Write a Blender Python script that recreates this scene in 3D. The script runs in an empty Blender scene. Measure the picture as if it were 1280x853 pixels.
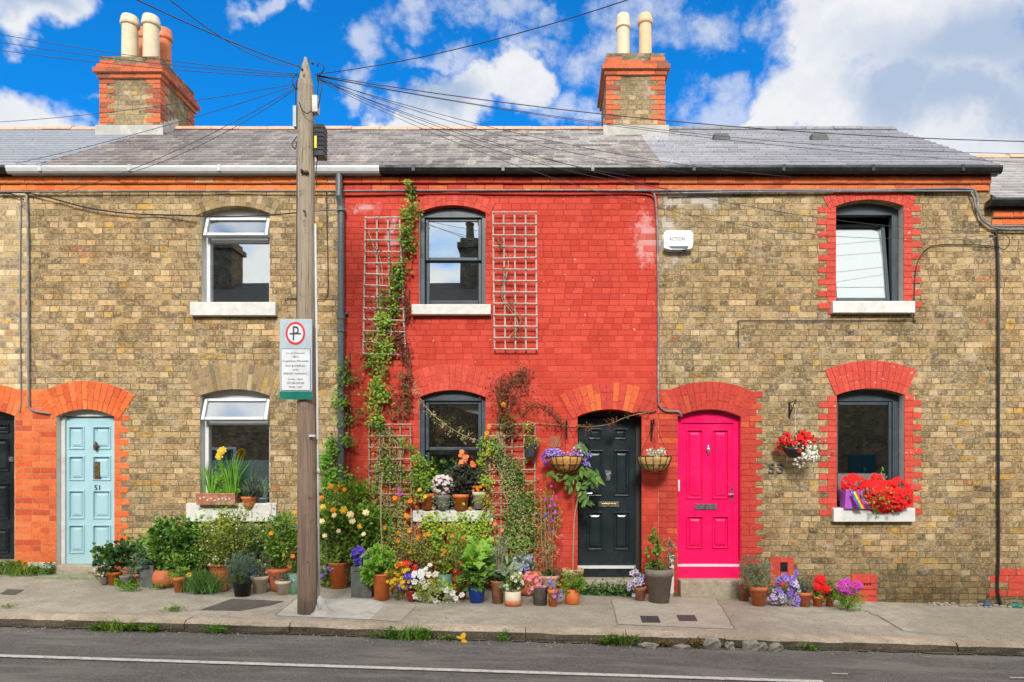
import bpy, math, random
from mathutils import Vector, Matrix
R = math.radians
rng = random.Random(7)
sc = bpy.context.scene
col = sc.collection
CX, CY, CZ, F = 0.5, -8.5, 1.4, 850.0

def P(px, py, Y=0.0):
    s = (Y - CY) / F
    return (CX + (px - 690) * s, Y, CZ + (595 - py) * s)
def X(px, Y=0.0): return P(px, 0, Y)[0]
def Z(py, Y=0.0): return P(0, py, Y)[2]
def zw(x): return .2 - .034 * (x + 6.4)
def zk(x): return .09 - .0289 * (x + 4.82)
KY = -1.95
def gz(x, y):
    t = min(1, max(0, y / KY))
    return zw(x) * (1 - t) + zk(x) * t
def contact(px, py):
    a, b = -1.94, -0.03
    f = lambda Y: P(px, py, Y)[2] - gz(X(px, Y), Y)
    for _ in range(30):
        m = (a + b) / 2
        if f(m) > 0: a = m      # point above the ground: move back
        else: b = m
    return a if f(-.03) <= 0 or True else b

# ------------------------------------------------------------------ node helpers
class NT:
    def __init__(s, nt): s.nt = nt
    def new(s, t, **k):
        n = s.nt.nodes.new(t)
        for a, b in k.items(): setattr(n, a, b)
        return n
    def put(s, sock, v):
        if v is None: return
        if isinstance(v, bpy.types.NodeSocket): s.nt.links.new(v, sock)
        elif isinstance(v, (tuple, list)) and len(v) == 3 and sock.type == 'RGBA': sock.default_value = (*v, 1)
        else: sock.default_value = v
    def m(s, op, a, b=None, c=None, clamp=False):
        n = s.new('ShaderNodeMath', operation=op, use_clamp=clamp)
        s.put(n.inputs[0], a); s.put(n.inputs[1], b)
        if c is not None: s.put(n.inputs[2], c)
        return n.outputs[0]
    def mix(s, f, a, b, blend='MIX'):
        n = s.new('ShaderNodeMix', data_type='RGBA', blend_type=blend)
        s.put(n.inputs[0], f); s.put(n.inputs[6], a); s.put(n.inputs[7], b)
        return n.outputs[2]
    def ss(s, v, a, b, lo=0., hi=1.):
        n = s.new('ShaderNodeMapRange', interpolation_type='SMOOTHSTEP')
        s.put(n.inputs[0], v); s.put(n.inputs[1], a); s.put(n.inputs[2], b); s.put(n.inputs[3], lo); s.put(n.inputs[4], hi)
        return n.outputs[0]
    def noise(s, vec, scale, detail=3, rough=.55, out=0):
        n = s.new('ShaderNodeTexNoise'); s.put(n.inputs['Vector'], vec)
        n.inputs['Scale'].default_value = scale; n.inputs['Detail'].default_value = detail; n.inputs['Roughness'].default_value = rough
        return n.outputs[out]
    def ramp(s, f, stops, interp='LINEAR'):
        n = s.new('ShaderNodeValToRGB'); s.put(n.inputs[0], f); r = n.color_ramp; r.interpolation = interp
        while len(r.elements) < len(stops): r.elements.new(.5)
        for e, (p, c) in zip(r.elements, stops): e.position = p; e.color = (*c, 1)
        return n.outputs[0]
    def comb(s, x, y, z=0.):
        n = s.new('ShaderNodeCombineXYZ')
        s.put(n.inputs[0], x); s.put(n.inputs[1], y); s.put(n.inputs[2], z); return n.outputs[0]
    def sep(s, v):
        n = s.new('ShaderNodeSeparateXYZ'); s.put(n.inputs[0], v); return n.outputs
    def white(s, vec):
        n = s.new('ShaderNodeTexWhiteNoise', noise_dimensions='2D'); s.put(n.inputs['Vector'], vec); return n.outputs['Value']
    def attr(s, name):
        n = s.new('ShaderNodeAttribute', attribute_name=name); return n.outputs['Fac']
    def obj(s): return s.new('ShaderNodeTexCoord').outputs['Object']
    def bump(s, h, strength=.5, dist=.01):
        n = s.new('ShaderNodeBump'); s.put(n.inputs['Height'], h); n.inputs['Strength'].default_value = strength; n.inputs['Distance'].default_value = dist
        return n.outputs[0]

def newmat(name):
    m = bpy.data.materials.new(name); m.use_nodes = True
    nt = m.node_tree; b = nt.nodes['Principled BSDF']
    return m, NT(nt), b
MATS = {}
def plain(name, c, rough=.6, var=.12, scale=20, metal=0., bumps=.0, dirt=None, spec=.5):
    """paint / clay / plastic with slight mottling"""
    if name in MATS: return MATS[name]
    m, n, b = newmat(name)
    o = n.obj()
    f = n.noise(o, scale, 4, .6); g = n.noise(o, scale * .17, 3, .6)
    c1 = tuple(x * (1 - var) for x in c); c2 = tuple(min(1, x * (1 + var)) for x in c)
    cc = n.mix(n.ss(f, .3, .7), c1, c2)
    cc = n.mix(n.ss(g, .45, .7, 0, .5), cc, tuple(x * (1 - var * 1.6) for x in c))
    if dirt: cc = n.mix(n.ss(n.noise(o, scale * .45, 5, .75), .52, .68, 0, .8), cc, dirt)
    n.put(b.inputs['Base Color'], cc)
    n.put(b.inputs['Roughness'], n.ss(f, .2, .8, max(.02, rough - .1), min(1, rough + .1)))
    b.inputs['Metallic'].default_value = metal
    b.inputs['Specular IOR Level'].default_value = spec
    if bumps: n.put(b.inputs['Normal'], n.bump(n.noise(o, scale * 2.5, 5, .7), bumps, .006))
    MATS[name] = m; return m

def brick(name, ramp_stops, mortar, mfade=1., bump=.6, stain=(.5, .5, .5), stainamt=.5, damp=0., patches=(), patchcol=(.62, .5, .48), chips=0., jw=.0085, interp='CONSTANT', smooth_below=None, darkjoint=0., var=.5, vj=.34, bl=.75):
    m, n, b = newmat(name); MATS[name] = m
    o = n.obj(); x, y, z = n.sep(o)
    wob = n.noise(o, 4, 5, .7, 1); wx, wy, wz = n.sep(wob)
    u = n.m('ADD', n.m('ADD', x, y), n.m('MULTIPLY', n.m('SUBTRACT', wx, .5), .05))
    v = n.m('ADD', z, n.m('MULTIPLY', n.m('SUBTRACT', wy, .5), .026))
    h, L, q = .075, .3425, .66
    vr = n.m('DIVIDE', v, h); row = n.m('FLOOR', vr); fv = n.m('FRACT', vr)
    rr = n.white(n.comb(row, 3.3))
    un = n.m('ADD', n.m('DIVIDE', u, L), n.m('ADD', n.m('MULTIPLY', row, .5), n.m('MULTIPLY', rr, .6)))
    cell = n.m('FLOOR', un); f = n.m('FRACT', un)
    isH = n.m('GREATER_THAN', f, q)
    w = n.white(n.comb(cell, row))
    split = n.m('MULTIPLY', n.m('GREATER_THAN', w, .52), n.m('SUBTRACT', 1., isH))
    right = n.m('MULTIPLY', split, n.m('GREATER_THAN', f, q / 2))
    bid = n.m('ADD', n.m('MULTIPLY', cell, 3.), n.m('ADD', isH, n.m('MULTIPLY', right, 2.)))
    r1 = n.white(n.comb(bid, row)); r2 = n.white(n.comb(row, n.m('ADD', bid, 77.7)))
    ds = n.m('MINIMUM', f, n.m('ABSOLUTE', n.m('SUBTRACT', f, q)))
    ds = n.m('MINIMUM', ds, n.m('SUBTRACT', 1., f))
    dsp = n.m('ADD', n.m('ABSOLUTE', n.m('SUBTRACT', f, q / 2)), n.m('SUBTRACT', 1., split))
    ds = n.m('MULTIPLY', n.m('MINIMUM', ds, dsp), L)
    dv = n.m('MULTIPLY', n.m('MINIMUM', fv, n.m('SUBTRACT', 1., fv)), h)
    d = n.m('MINIMUM', ds, dv)
    fine = n.noise(o, 60, 4, .7); med = n.noise(o, 9, 4, .6); big = n.noise(o, 1.1, 4, .6)
    d2 = n.m('ADD', d, n.m('MULTIPLY', n.m('SUBTRACT', n.noise(o, 34, 4, .75), .5), .022))
    mask = n.ss(d2, jw * .35, jw)            # 1 on brick
    c = n.ramp(r1, ramp_stops, interp)
    c = n.mix(n.m('MULTIPLY', n.ss(med, .35, .65), var), c, n.ramp(r2, ramp_stops, 'LINEAR'))
    jit = n.m('ADD', 1 - vj, n.m('MULTIPLY', n.white(n.comb(n.m('ADD', bid, 13.1), row)), vj * 1.8))
    c = n.mix(1., c, n.comb(jit, jit, jit), 'MULTIPLY')
    blot = n.noise(o, 24, 5, .75)
    c = n.mix(n.ss(blot, .5, .64, 0, bl), c, tuple(min(1, k * 1.25 + .05) for k in mortar)); c = n.mix(n.ss(blot, .48, .36, 0, bl), c, (.36, .33, .29), 'MULTIPLY')
    zone = n.noise(o, .7, 3, .6); c = n.mix(n.ss(zone, .45, .62, 0, bl * .7), c, (1., .88, .72), 'MULTIPLY')
    c = n.mix(n.ss(fine, .25, .75, .0, .45), c, (.0, .0, .0) if False else tuple(s * .7 for s in stain), 'MULTIPLY')
    mo = n.mix(n.ss(med, .3, .7), mortar, tuple(k * .78 for k in mortar))
    if darkjoint: mo = n.mix(n.ss(n.noise(o, 6, 4, .7), .42, .52, 0, darkjoint), mo, tuple(k * .3 for k in mortar))
    mk = mask
    if mfade < 1: mk = n.m('ADD', n.m('MULTIPLY', mask, mfade), 1 - mfade)
    if smooth_below is not None:
        sm = n.ss(n.m('ADD', z, n.m('MULTIPLY', big, 1.2)), smooth_below, smooth_below + .9, .25, 1.)
        mk = n.m('SUBTRACT', 1., n.m('MULTIPLY', n.m('SUBTRACT', 1., mk), sm))
    c = n.mix(mk, mo, c)
    c = n.mix(n.ss(big, .42, .68, 0, stainamt), c, stain, 'MULTIPLY')
    if bl > .3:
        soot = n.noise(o, 3.4, 6, .72); c = n.mix(n.ss(soot, .52, .66, 0, .6), c, (.52, .48, .43), 'MULTIPLY'); c = n.mix(n.ss(soot, .46, .34, 0, .25), c, (.62, .53, .42))
    if damp:
        dz = n.ss(n.m('ADD', z, n.m('MULTIPLY', n.noise(o, 2.2, 4, .6), .9)), .35, 1.15, damp, 0.)
        c = n.mix(dz, c, (.45, .44, .38), 'MULTIPLY')
    for (a, bb, rx, rz) in patches:
        dx = n.m('DIVIDE', n.m('SUBTRACT', x, a), rx); dz_ = n.m('DIVIDE', n.m('SUBTRACT', z, bb), rz)
        dist = n.m('SQRT', n.m('ADD', n.m('MULTIPLY', dx, dx), n.m('MULTIPLY', dz_, dz_)))
        fld = n.m('ADD', n.m('SUBTRACT', 1., dist), n.m('MULTIPLY', n.m('SUBTRACT', n.noise(o, 7, 5, .75), .5), 2.2))
        c = n.mix(n.m('MULTIPLY', n.ss(fld, .35, .8, 0, .8), n.m('ADD', .25, n.m('MULTIPLY', n.m('GREATER_THAN', r2, .45), .75))), c, patchcol)
    if chips:
        c = n.mix(n.ss(n.noise(o, 16, 2, .5), chips, chips + .025, 0, .85), c, (.62, .5, .44))
    st = n.noise(n.comb(n.m('MULTIPLY', n.m('ADD', x, y), 4.5), 0., n.m('MULTIPLY', z, .45)), 1.3, 5, .7)
    c = n.mix(n.ss(st, .54, .7, 0, .38), c, stain, 'MULTIPLY')
    n.put(b.inputs['Base Color'], c); b.inputs['Roughness'].default_value = .85; b.inputs['Specular IOR Level'].default_value = .25
    hh = n.m('ADD', n.m('ADD', mask, n.m('MULTIPLY', fine, .35)), n.m('MULTIPLY', r2, .35))
    n.put(b.inputs['Normal'], n.bump(hh, bump, .006))
    return m

TAN = [(0, (.34, .24, .115)), (.10, (.44, .315, .155)), (.24, (.36, .26, .135)), (.38, (.52, .38, .21)), (.52, (.25, .185, .105)),
       (.60, (.42, .305, .165)), (.70, (.60, .45, .27)), (.82, (.35, .27, .16)), (.90, (.55, .34, .07)), (.93, (.54, .36, .22)), (.965, (.18, .14, .095)), (.99, (.42, .17, .08))]
TAN = [(p, (c[0] * 1.0, c[1] * .975, c[2] * .9)) for p, c in TAN]
RED = [(0, (.57, .062, .037)), (.3, (.61, .072, .044)), (.6, (.53, .054, .033)), (.8, (.64, .083, .05))]
TER = [(0, (.74, .135, .028)), (.25, (.80, .17, .04)), (.5, (.68, .11, .022)), (.75, (.82, .20, .055)), (.92, (.55, .08, .02))]
brick('brick_tan', TAN, (.46, .36, .225), stain=(.68, .65, .58), stainamt=.45, damp=.75, jw=.0085, darkjoint=.9)
brick('brick_tan_pale', [(p, tuple(min(1, k * 1.25 + .03) for k in c)) for p, c in TAN], (.45, .38, .28), stain=(.75, .73, .68), stainamt=.4, damp=.5, jw=.0075)
brick('brick_tan_worn', [(p, tuple(k * .92 for k in c)) for p, c in TAN], (.44, .36, .235), stain=(.66, .64, .58), stainamt=.5, damp=.85, jw=.0085, darkjoint=.9,
      patches=((1.98, 4.35, .45, .6), (2.3, 4.85, .8, .25)), patchcol=(.5, .47, .42))
brick('brick_red_paint', RED, (.33, .02, .014), mfade=.56, damp=.4, var=.2, vj=.05, bl=.0, stain=(.80, .66, .66), stainamt=.55, chips=.72, smooth_below=3.1, jw=.0075,
      patches=((1.68, 4.35, .3, .6), (-1.5, 4.4, .16, .5), (-1.85, 4.75, .4, .12)), patchcol=(.60, .32, .31))
brick('brick_terracotta', TER, (.58, .3, .17), bl=.2, stain=(.7, .6, .55), stainamt=.45, jw=.006)
brick('brick_dark', [(p, tuple(k * .6 for k in c)) for p, c in TAN], (.2, .18, .14), jw=.0075)
def attrbrick(name, stops, chips=0., rough=.85):
    m, n, b = newmat(name); MATS[name] = m; o = n.obj()
    c = n.ramp(n.attr('rnd'), stops)
    c = n.mix(n.ss(n.noise(o, 26, 5, .75), .44, .62, 0, .5), c, (.55, .5, .48), 'MULTIPLY')
    c = n.mix(n.ss(n.noise(o, 2.5, 4, .7), .5, .7, 0, .4), c, (.6, .5, .5), 'MULTIPLY')
    if chips: c = n.mix(n.ss(n.noise(o, 24, 3, .6), chips, chips + .02, 0, .9), c, (.72, .66, .62))
    n.put(b.inputs['Base Color'], c); b.inputs['Roughness'].default_value = rough
    n.put(b.inputs['Normal'], n.bump(n.noise(o, 90, 4, .7), .5, .005))
    return m
attrbrick('blocks_red', RED, chips=.69)
attrbrick('blocks_red_plain', RED)
attrbrick('blocks_red_deep', [(0, (.46, .042, .026)), (.5, (.52, .05, .03)), (.85, (.49, .04, .025)), (1, (.6, .10, .03))])
attrbrick('blocks_orange_red', [(0, (.52, .048, .03)), (.55, (.58, .06, .03)), (.85, (.66, .12, .035)), (1, (.68, .15, .04))])
attrbrick('blocks_terracotta', TER)
attrbrick('blocks_eaves', [(0, (.86, .19, .03)), (.5, (.88, .24, .045)), (.85, (.75, .14, .025)), (1, (.85, .42, .2))])
attrbrick('blocks_tan', [(p, tuple(k * .82 for k in c)) for p, c in TAN[:8]] + [(.93, (.44, .29, .09)), (1, (.3, .2, .1))])
attrbrick('blocks_sooty', [(0, (.50, .11, .04)), (.4, (.62, .15, .05)), (.75, (.38, .085, .035)), (1, (.24, .08, .05))])
attrbrick('mortar_red', [(0, (.36, .03, .02)), (1, (.36, .03, .02))])
attrbrick('mortar_ter', [(0, (.6, .33, .2)), (1, (.55, .28, .16))])
attrbrick('mortar_tan', [(0, (.34, .28, .19)), (1, (.36, .3, .2))])

def slate(name, stops, z0, dz, w=.27, rough=.5, joint=.35, streak=.3, jl=.25):
    m, n, b = newmat(name); MATS[name] = m; o = n.obj(); x, y, z = n.sep(o)
    vr = n.m('DIVIDE', n.m('SUBTRACT', z, z0), dz); row = n.m('FLOOR', vr)
    rr = n.white(n.comb(row, 9.1))
    un = n.m('ADD', n.m('DIVIDE', x, w), n.m('ADD', n.m('MULTIPLY', row, .5), n.m('MULTIPLY', rr, .18)))
    cell = n.m('FLOOR', un); f = n.m('FRACT', un)
    r1 = n.white(n.comb(cell, row)); r2 = n.white(n.comb(row, n.m('ADD', cell, 31.7)))
    d = n.m('MULTIPLY', n.m('MINIMUM', f, n.m('SUBTRACT', 1., f)), w)
    c = n.ramp(r1, stops)
    c = n.mix(n.ss(n.noise(o, 14, 4, .7), .35, .7, 0, .5), c, (.6, .6, .6), 'MULTIPLY')
    c = n.mix(n.ss(n.noise(n.comb(n.m('MULTIPLY', x, 5.), y, z), 1.6, 4, .7), .5, .68, 0, streak), c, (.42, .36, .3))
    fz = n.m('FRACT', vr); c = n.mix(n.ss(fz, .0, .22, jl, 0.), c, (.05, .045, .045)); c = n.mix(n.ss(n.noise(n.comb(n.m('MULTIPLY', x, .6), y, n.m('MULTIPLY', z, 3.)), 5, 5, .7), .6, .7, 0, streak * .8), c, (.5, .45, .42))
    c = n.mix(n.ss(d, .003, .009, joint, 0.), c, (.03, .03, .03))
    n.put(b.inputs['Base Color'], c)
    n.put(b.inputs['Roughness'], n.ss(r2, 0, 1, rough - .12, rough + .2))
    n.put(b.inputs['Normal'], n.bump(n.m('ADD', n.m('MULTIPLY', r2, 1.), n.noise(o, 30, 3)), .35, .006))
    return m

# glass: part clear, part mirror, as a pane against a dark room
def glassmat(name, refl, tint=(.85, .9, .9), rough=.0):
    m = bpy.data.materials.new(name); m.use_nodes = True; n = NT(m.node_tree); MATS[name] = m
    m.node_tree.nodes.remove(m.node_tree.nodes['Principled BSDF'])
    out = [k for k in m.node_tree.nodes if k.type == 'OUTPUT_MATERIAL'][0]
    t = n.new('ShaderNodeBsdfTransparent'); t.inputs[0].default_value = (*tint, 1)
    g = n.new('ShaderNodeBsdfGlossy'); g.inputs['Roughness'].default_value = rough; g.inputs[0].default_value = (.92, .97, 1, 1)
    n.put(g.inputs['Normal'], n.bump(n.noise(n.obj(), 1.3, 1), .004, .2))
    x = n.new('ShaderNodeMixShader'); x.inputs[0].default_value = refl
    m.node_tree.links.new(t.outputs[0], x.inputs[1]); m.node_tree.links.new(g.outputs[0], x.inputs[2]); m.node_tree.links.new(x.outputs[0], out.inputs[0])
    return m
glassmat('glass', .34); glassmat('glass_dark', .22)

def leafmat(name, *cols, flower=False, trans=.3):
    if name in MATS: return MATS[name]
    m, n, b = newmat(name); MATS[name] = m
    stops = [(i / max(1, len(cols) - 1), c) for i, c in enumerate(cols)]
    if len(stops) == 1: stops = [(0, cols[0]), (1, cols[0])]
    c = n.ramp(n.attr('rnd'), stops)
    n.put(b.inputs['Base Color'], c); b.inputs['Roughness'].default_value = .55 if not flower else .7
    b.inputs['Specular IOR Level'].default_value = .3
    tr = n.new('ShaderNodeBsdfTranslucent'); n.put(tr.inputs[0], c)
    x = n.new('ShaderNodeMixShader'); x.inputs[0].default_value = trans
    out = [k for k in m.node_tree.nodes if k.type == 'OUTPUT_MATERIAL'][0]
    m.node_tree.links.new(b.outputs[0], x.inputs[1]); m.node_tree.links.new(tr.outputs[0], x.inputs[2]); m.node_tree.links.new(x.outputs[0], out.inputs[0])
    return m

# ------------------------------------------------------------------ mesh builder
class MB:
    def __init__(s): s.v = []; s.f = []; s.mi = []; s.r = []; s.cm = 0
    def add(s, vs, fs, r=None, mi=None):
        b = len(s.v); s.v += vs
        rr = rng.random() if r is None else r
        for f in fs:
            s.f.append(tuple(b + i for i in f)); s.r.append(rr); s.mi.append(s.cm if mi is None else mi)
    def box(s, x0, x1, y0, y1, z0, z1, r=None, mi=None, tp=0.):
        # tp: inset of the front (y0) face
        x0, x1 = min(x0, x1), max(x0, x1); z0, z1 = min(z0, z1), max(z0, z1)
        v = [(x0 + tp, y0, z0 + tp), (x1 - tp, y0, z0 + tp), (x1, y1, z0), (x0, y1, z0), (x0 + tp, y0, z1 - tp), (x1 - tp, y0, z1 - tp), (x1, y1, z1), (x0, y1, z1)]
        s.add(v, [(0, 1, 5, 4), (1, 2, 6, 5), (2, 3, 7, 6), (3, 0, 4, 7), (4, 5, 6, 7), (3, 2, 1, 0)], r, mi)
    def quad(s, a, b, c, d, r=None, mi=None): s.add([tuple(a), tuple(b), tuple(c), tuple(d)], [(0, 1, 2, 3)], r, mi)
    def tube(s, pts, rad, seg=6, r=None, mi=None, cap=True):
        pts = [Vector(p) for p in pts]; n = len(pts)
        rads = rad if isinstance(rad, (list, tuple)) else [rad] * n
        vs, fs = [], []
        ref = None
        for i, p in enumerate(pts):
            t = (pts[min(i + 1, n - 1)] - pts[max(i - 1, 0)])
            if t.length < 1e-9: t = Vector((0, 0, 1))
            t.normalize()
            if ref is None: ref = Vector((0, 1, 0)) if abs(t.y) < .9 else Vector((1, 0, 0))
            a = t.cross(ref); a.normalize(); bb = t.cross(a)
            ref = -bb if False else ref
            for k in range(seg):
                an = 2 * math.pi * k / seg
                q = p + (a * math.cos(an) + bb * math.sin(an)) * rads[i]
                vs.append((q.x, q.y, q.z))
        for i in range(n - 1):
            for k in range(seg):
                fs.append((i * seg + k, i * seg + (k + 1) % seg, (i + 1) * seg + (k + 1) % seg, (i + 1) * seg + k))
        if cap: fs.append(tuple(range(seg))[::-1]); fs.append(tuple((n - 1) * seg + k for k in range(seg)))
        s.add(vs, fs, r, mi)
    def lathe(s, prof, c=(0, 0, 0), seg=20, r=None, mi=None, sq=0, wob=0.):
        vs, fs = [], []
        for (rr, z) in prof:
            for k in range(seg):
                a = 2 * math.pi * k / seg + (math.pi / 4 if seg == 4 else 0)
                q = rr * (1 + wob * math.sin(3 * a + 2 * z * 30))
                vs.append((c[0] + q * math.cos(a), c[1] + q * math.sin(a), c[2] + z))
        for i in range(len(prof) - 1):
            for k in range(seg):
                fs.append((i * seg + k, i * seg + (k + 1) % seg, (i + 1) * seg + (k + 1) % seg, (i + 1) * seg + k))
        fs.append(tuple(range(seg))[::-1]); fs.append(tuple((len(prof) - 1) * seg + k for k in range(seg)))
        s.add(vs, fs, r, mi)
    def prism_x(s, prof, x0, x1, r=None, mi=None):   # profile of (y,z)
        n = len(prof)
        vs = [(x0, y, z) for y, z in prof] + [(x1, y, z) for y, z in prof]
        fs = [(i, (i + 1) % n, n + (i + 1) % n, n + i) for i in range(n)] + [tuple(range(n))[::-1], tuple(range(n, 2 * n))]
        s.add(vs, fs, r, mi)
    def prism_y(s, out, y0, y1, r=None, mi=None):    # outline of (x,z)
        n = len(out)
        vs = [(x, y0, z) for x, z in out] + [(x, y1, z) for x, z in out]
        fs = [(i, (i + 1) % n, n + (i + 1) % n, n + i) for i in range(n)] + [tuple(range(n)), tuple(range(n, 2 * n))[::-1]]
        s.add(vs, fs, r, mi)
    def build(s, name, mats, parent=None, smooth=False, local=False, bevel=0.):
        me = bpy.data.meshes.new(name); me.from_pydata(s.v, [], s.f)
        if not isinstance(mats, (list, tuple)): mats = [mats]
        for m in mats: me.materials.append(MATS[m] if isinstance(m, str) else m)
        if len(mats) > 1: me.polygons.foreach_set('material_index', s.mi)
        a = me.attributes.new('rnd', 'FLOAT', 'FACE'); a.data.foreach_set('value', s.r)
        if smooth: me.polygons.foreach_set('use_smooth', [True] * len(s.f))
        me.update()
        o = bpy.data.objects.new(name, me); col.objects.link(o)
        if parent:
            o.parent = parent
            if not local:
                M = Matrix.Translation(parent_world(parent)).inverted()
                o.matrix_parent_inverse = M
        if bevel:
            md = o.modifiers.new('bevel', 'BEVEL'); md.width = bevel; md.segments = 2; md.limit_method = 'ANGLE'; md.angle_limit = R(40)
        return o
def parent_world(p):
    v = Vector((0, 0, 0)); q = p
    while q is not None:
        if q.type == 'EMPTY': return Vector(q.location)
        q = q.parent if q.type != 'EMPTY' else None
        if q is None: break
    return v
# a mesh child of a mesh child: the mesh parent sits in world place already, so its children need no inverse
_b = MB.build
def build(s, name, mats, parent=None, **k):
    if parent is not None and parent.type == 'MESH':
        k['local'] = True
    return _b(s, name, mats, parent, **k)
MB.build = build
def thing(name, loc, label, cat, group=None):
    o = bpy.data.objects.new(name, None); o.empty_display_size = .1; o.location = loc; col.objects.link(o)
    return tag(o, label, cat, group)
def tag(o, label, cat, group=None, kind=None):
    o['label'] = label; o['category'] = cat
    if group: o['group'] = group
    if kind: o['kind'] = kind
    return o
def text_mesh(mb, s, cx, cz, y, size, width=None, depth=.002, r=.5, mi=None):
    cu = bpy.data.curves.new('t', 'FONT'); cu.body = s; cu.align_x = 'CENTER'; cu.align_y = 'CENTER'; cu.size = 1; cu.extrude = .0
    cu.resolution_u = 3
    o = bpy.data.objects.new('t', cu); col.objects.link(o); bpy.context.view_layer.update()
    me = bpy.data.meshes.new_from_object(o)
    vs = [v.co.copy() for v in me.vertices]; fs = [tuple(p.vertices) for p in me.polygons]
    bpy.data.objects.remove(o); bpy.data.curves.remove(cu); bpy.data.meshes.remove(me)
    x0 = min(v.x for v in vs); x1 = max(v.x for v in vs); z0 = min(v.y for v in vs); z1 = max(v.y for v in vs)
    sz = size / (z1 - z0) if size else 1
    sx = width / (x1 - x0) if width else sz
    mx, mz = (x0 + x1) / 2, (z0 + z1) / 2
    if mb is None: return
    fr = [(cx + (v.x - mx) * sx, y, cz + (v.y - mz) * sz) for v in vs]
    n = len(fr); bk = [(a, y + depth, c) for a, b, c in fr]
    # border edges for side walls
    cnt = {}
    for f in fs:
        for i in range(len(f)):
            e = (f[i], f[(i + 1) % len(f)]); cnt[e] = cnt.get(e, 0) + 1
    side = [(a, b, b + n, a + n) for (a, b) in cnt if (b, a) not in cnt]
    mb.add(fr + bk, fs + side, r, mi)

# ------------------------------------------------------------------ plants
def rv(): 
    while True:
        v = Vector((rng.uniform(-1, 1), rng.uniform(-1, 1), rng.uniform(-1, 1)))
        if .01 < v.length < 1: return v
def leaf(mb, p, d, n, L, W, kind='d', r=None, mi=None):
    d = d.normalized(); s = d.cross(n)
    if s.length < .01: s = Vector((1, 0, 0))
    s.normalize(); u = s.cross(d)
    if kind == 'd':
        m = p + d * L * .45
        vs = [p, m + s * W * .5 + u * W * .15, p + d * L - u * L * .12, m - s * W * .5 + u * W * .15]
        mb.add([tuple(q) for q in vs], [(0, 1, 2), (0, 2, 3)], r, mi)
    elif kind == 'l':      # lobed leaf
        out = [(0, .0), (.42, -.02), (.30, .30), (.62, .50), (.28, .62), (.0, 1.0), (-.28, .62), (-.62, .50), (-.30, .30), (-.42, -.02)]
        vs = [tuple(p + s * a * W + d * b * L + u * (abs(a) * .25 * W - b * b * .12 * L)) for a, b in out]
        mb.add(vs, [tuple(range(10))], r, mi)
    elif kind == 'r':      # rounded leaf
        out = [(0, 0), (.42, .2), (.5, .55), (.25, .92), (-.25, .92), (-.5, .55), (-.42, .2)]
        vs = [tuple(p + s * a * W + d * b * L + u * (abs(a) * .3 * W - b * b * .1 * L)) for a, b in out]
        mb.add(vs, [tuple(range(7))], r, mi)
    elif kind == 'b':      # long blade
        vs = [p - s * W * .5, p + s * W * .5, p + d * L * .55 + s * W * .4 - u * .0, p + d * L * .55 - s * W * .4, p + d * L - u * L * .12]
        mb.add([tuple(q) for q in vs], [(0, 1, 2, 3), (3, 2, 4)], r, mi)
def flower(mb, p, n, rad, petals=5, mi=0, cmi=None, r=None, cup=.25):
    n = n.normalized(); a = n.cross(Vector((0, .3, 1)));
    if a.length < .01: a = Vector((1, 0, 0))
    a.normalize(); b = n.cross(a); r = rng.random() if r is None else r
    off = rng.random() * 6
    for k in range(petals):
        t = off + 2 * math.pi * k / petals; w = math.pi / petals * .95
        e = lambda tt, q, h: tuple(p + (a * math.cos(tt) + b * math.sin(tt)) * rad * q + n * h * rad)
        mb.add([tuple(p), e(t - w, .75, cup), e(t - w * .4, 1, cup * .9), e(t + w * .4, 1, cup * .9), e(t + w, .75, cup)], [(0, 1, 2, 3, 4)], min(1, max(0, r + rng.uniform(-.15, .15))), mi)
    if cmi is not None:
        q = p + n * rad * .15
        vs = [tuple(q + (a * math.cos(t) + b * math.sin(t)) * rad * .25) for t in [k * math.pi / 3 for k in range(6)]]
        mb.add(vs, [tuple(range(6))], .5, cmi)
def clumps(c, rad, k, flat=.0):
    out = []
    for _ in range(k):
        v = rv(); v = v.normalized() * (v.length ** .5)
        out.append(Vector((c[0] + v.x * rad[0] * .8, c[1] + v.y * rad[1] * .8, c[2] + v.z * rad[2] * .85)))
    return out
YMAX = None
def clampy(p):
    if YMAX is not None and p.y > YMAX: p.y = YMAX - rng.random() * .03
    return p
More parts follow.
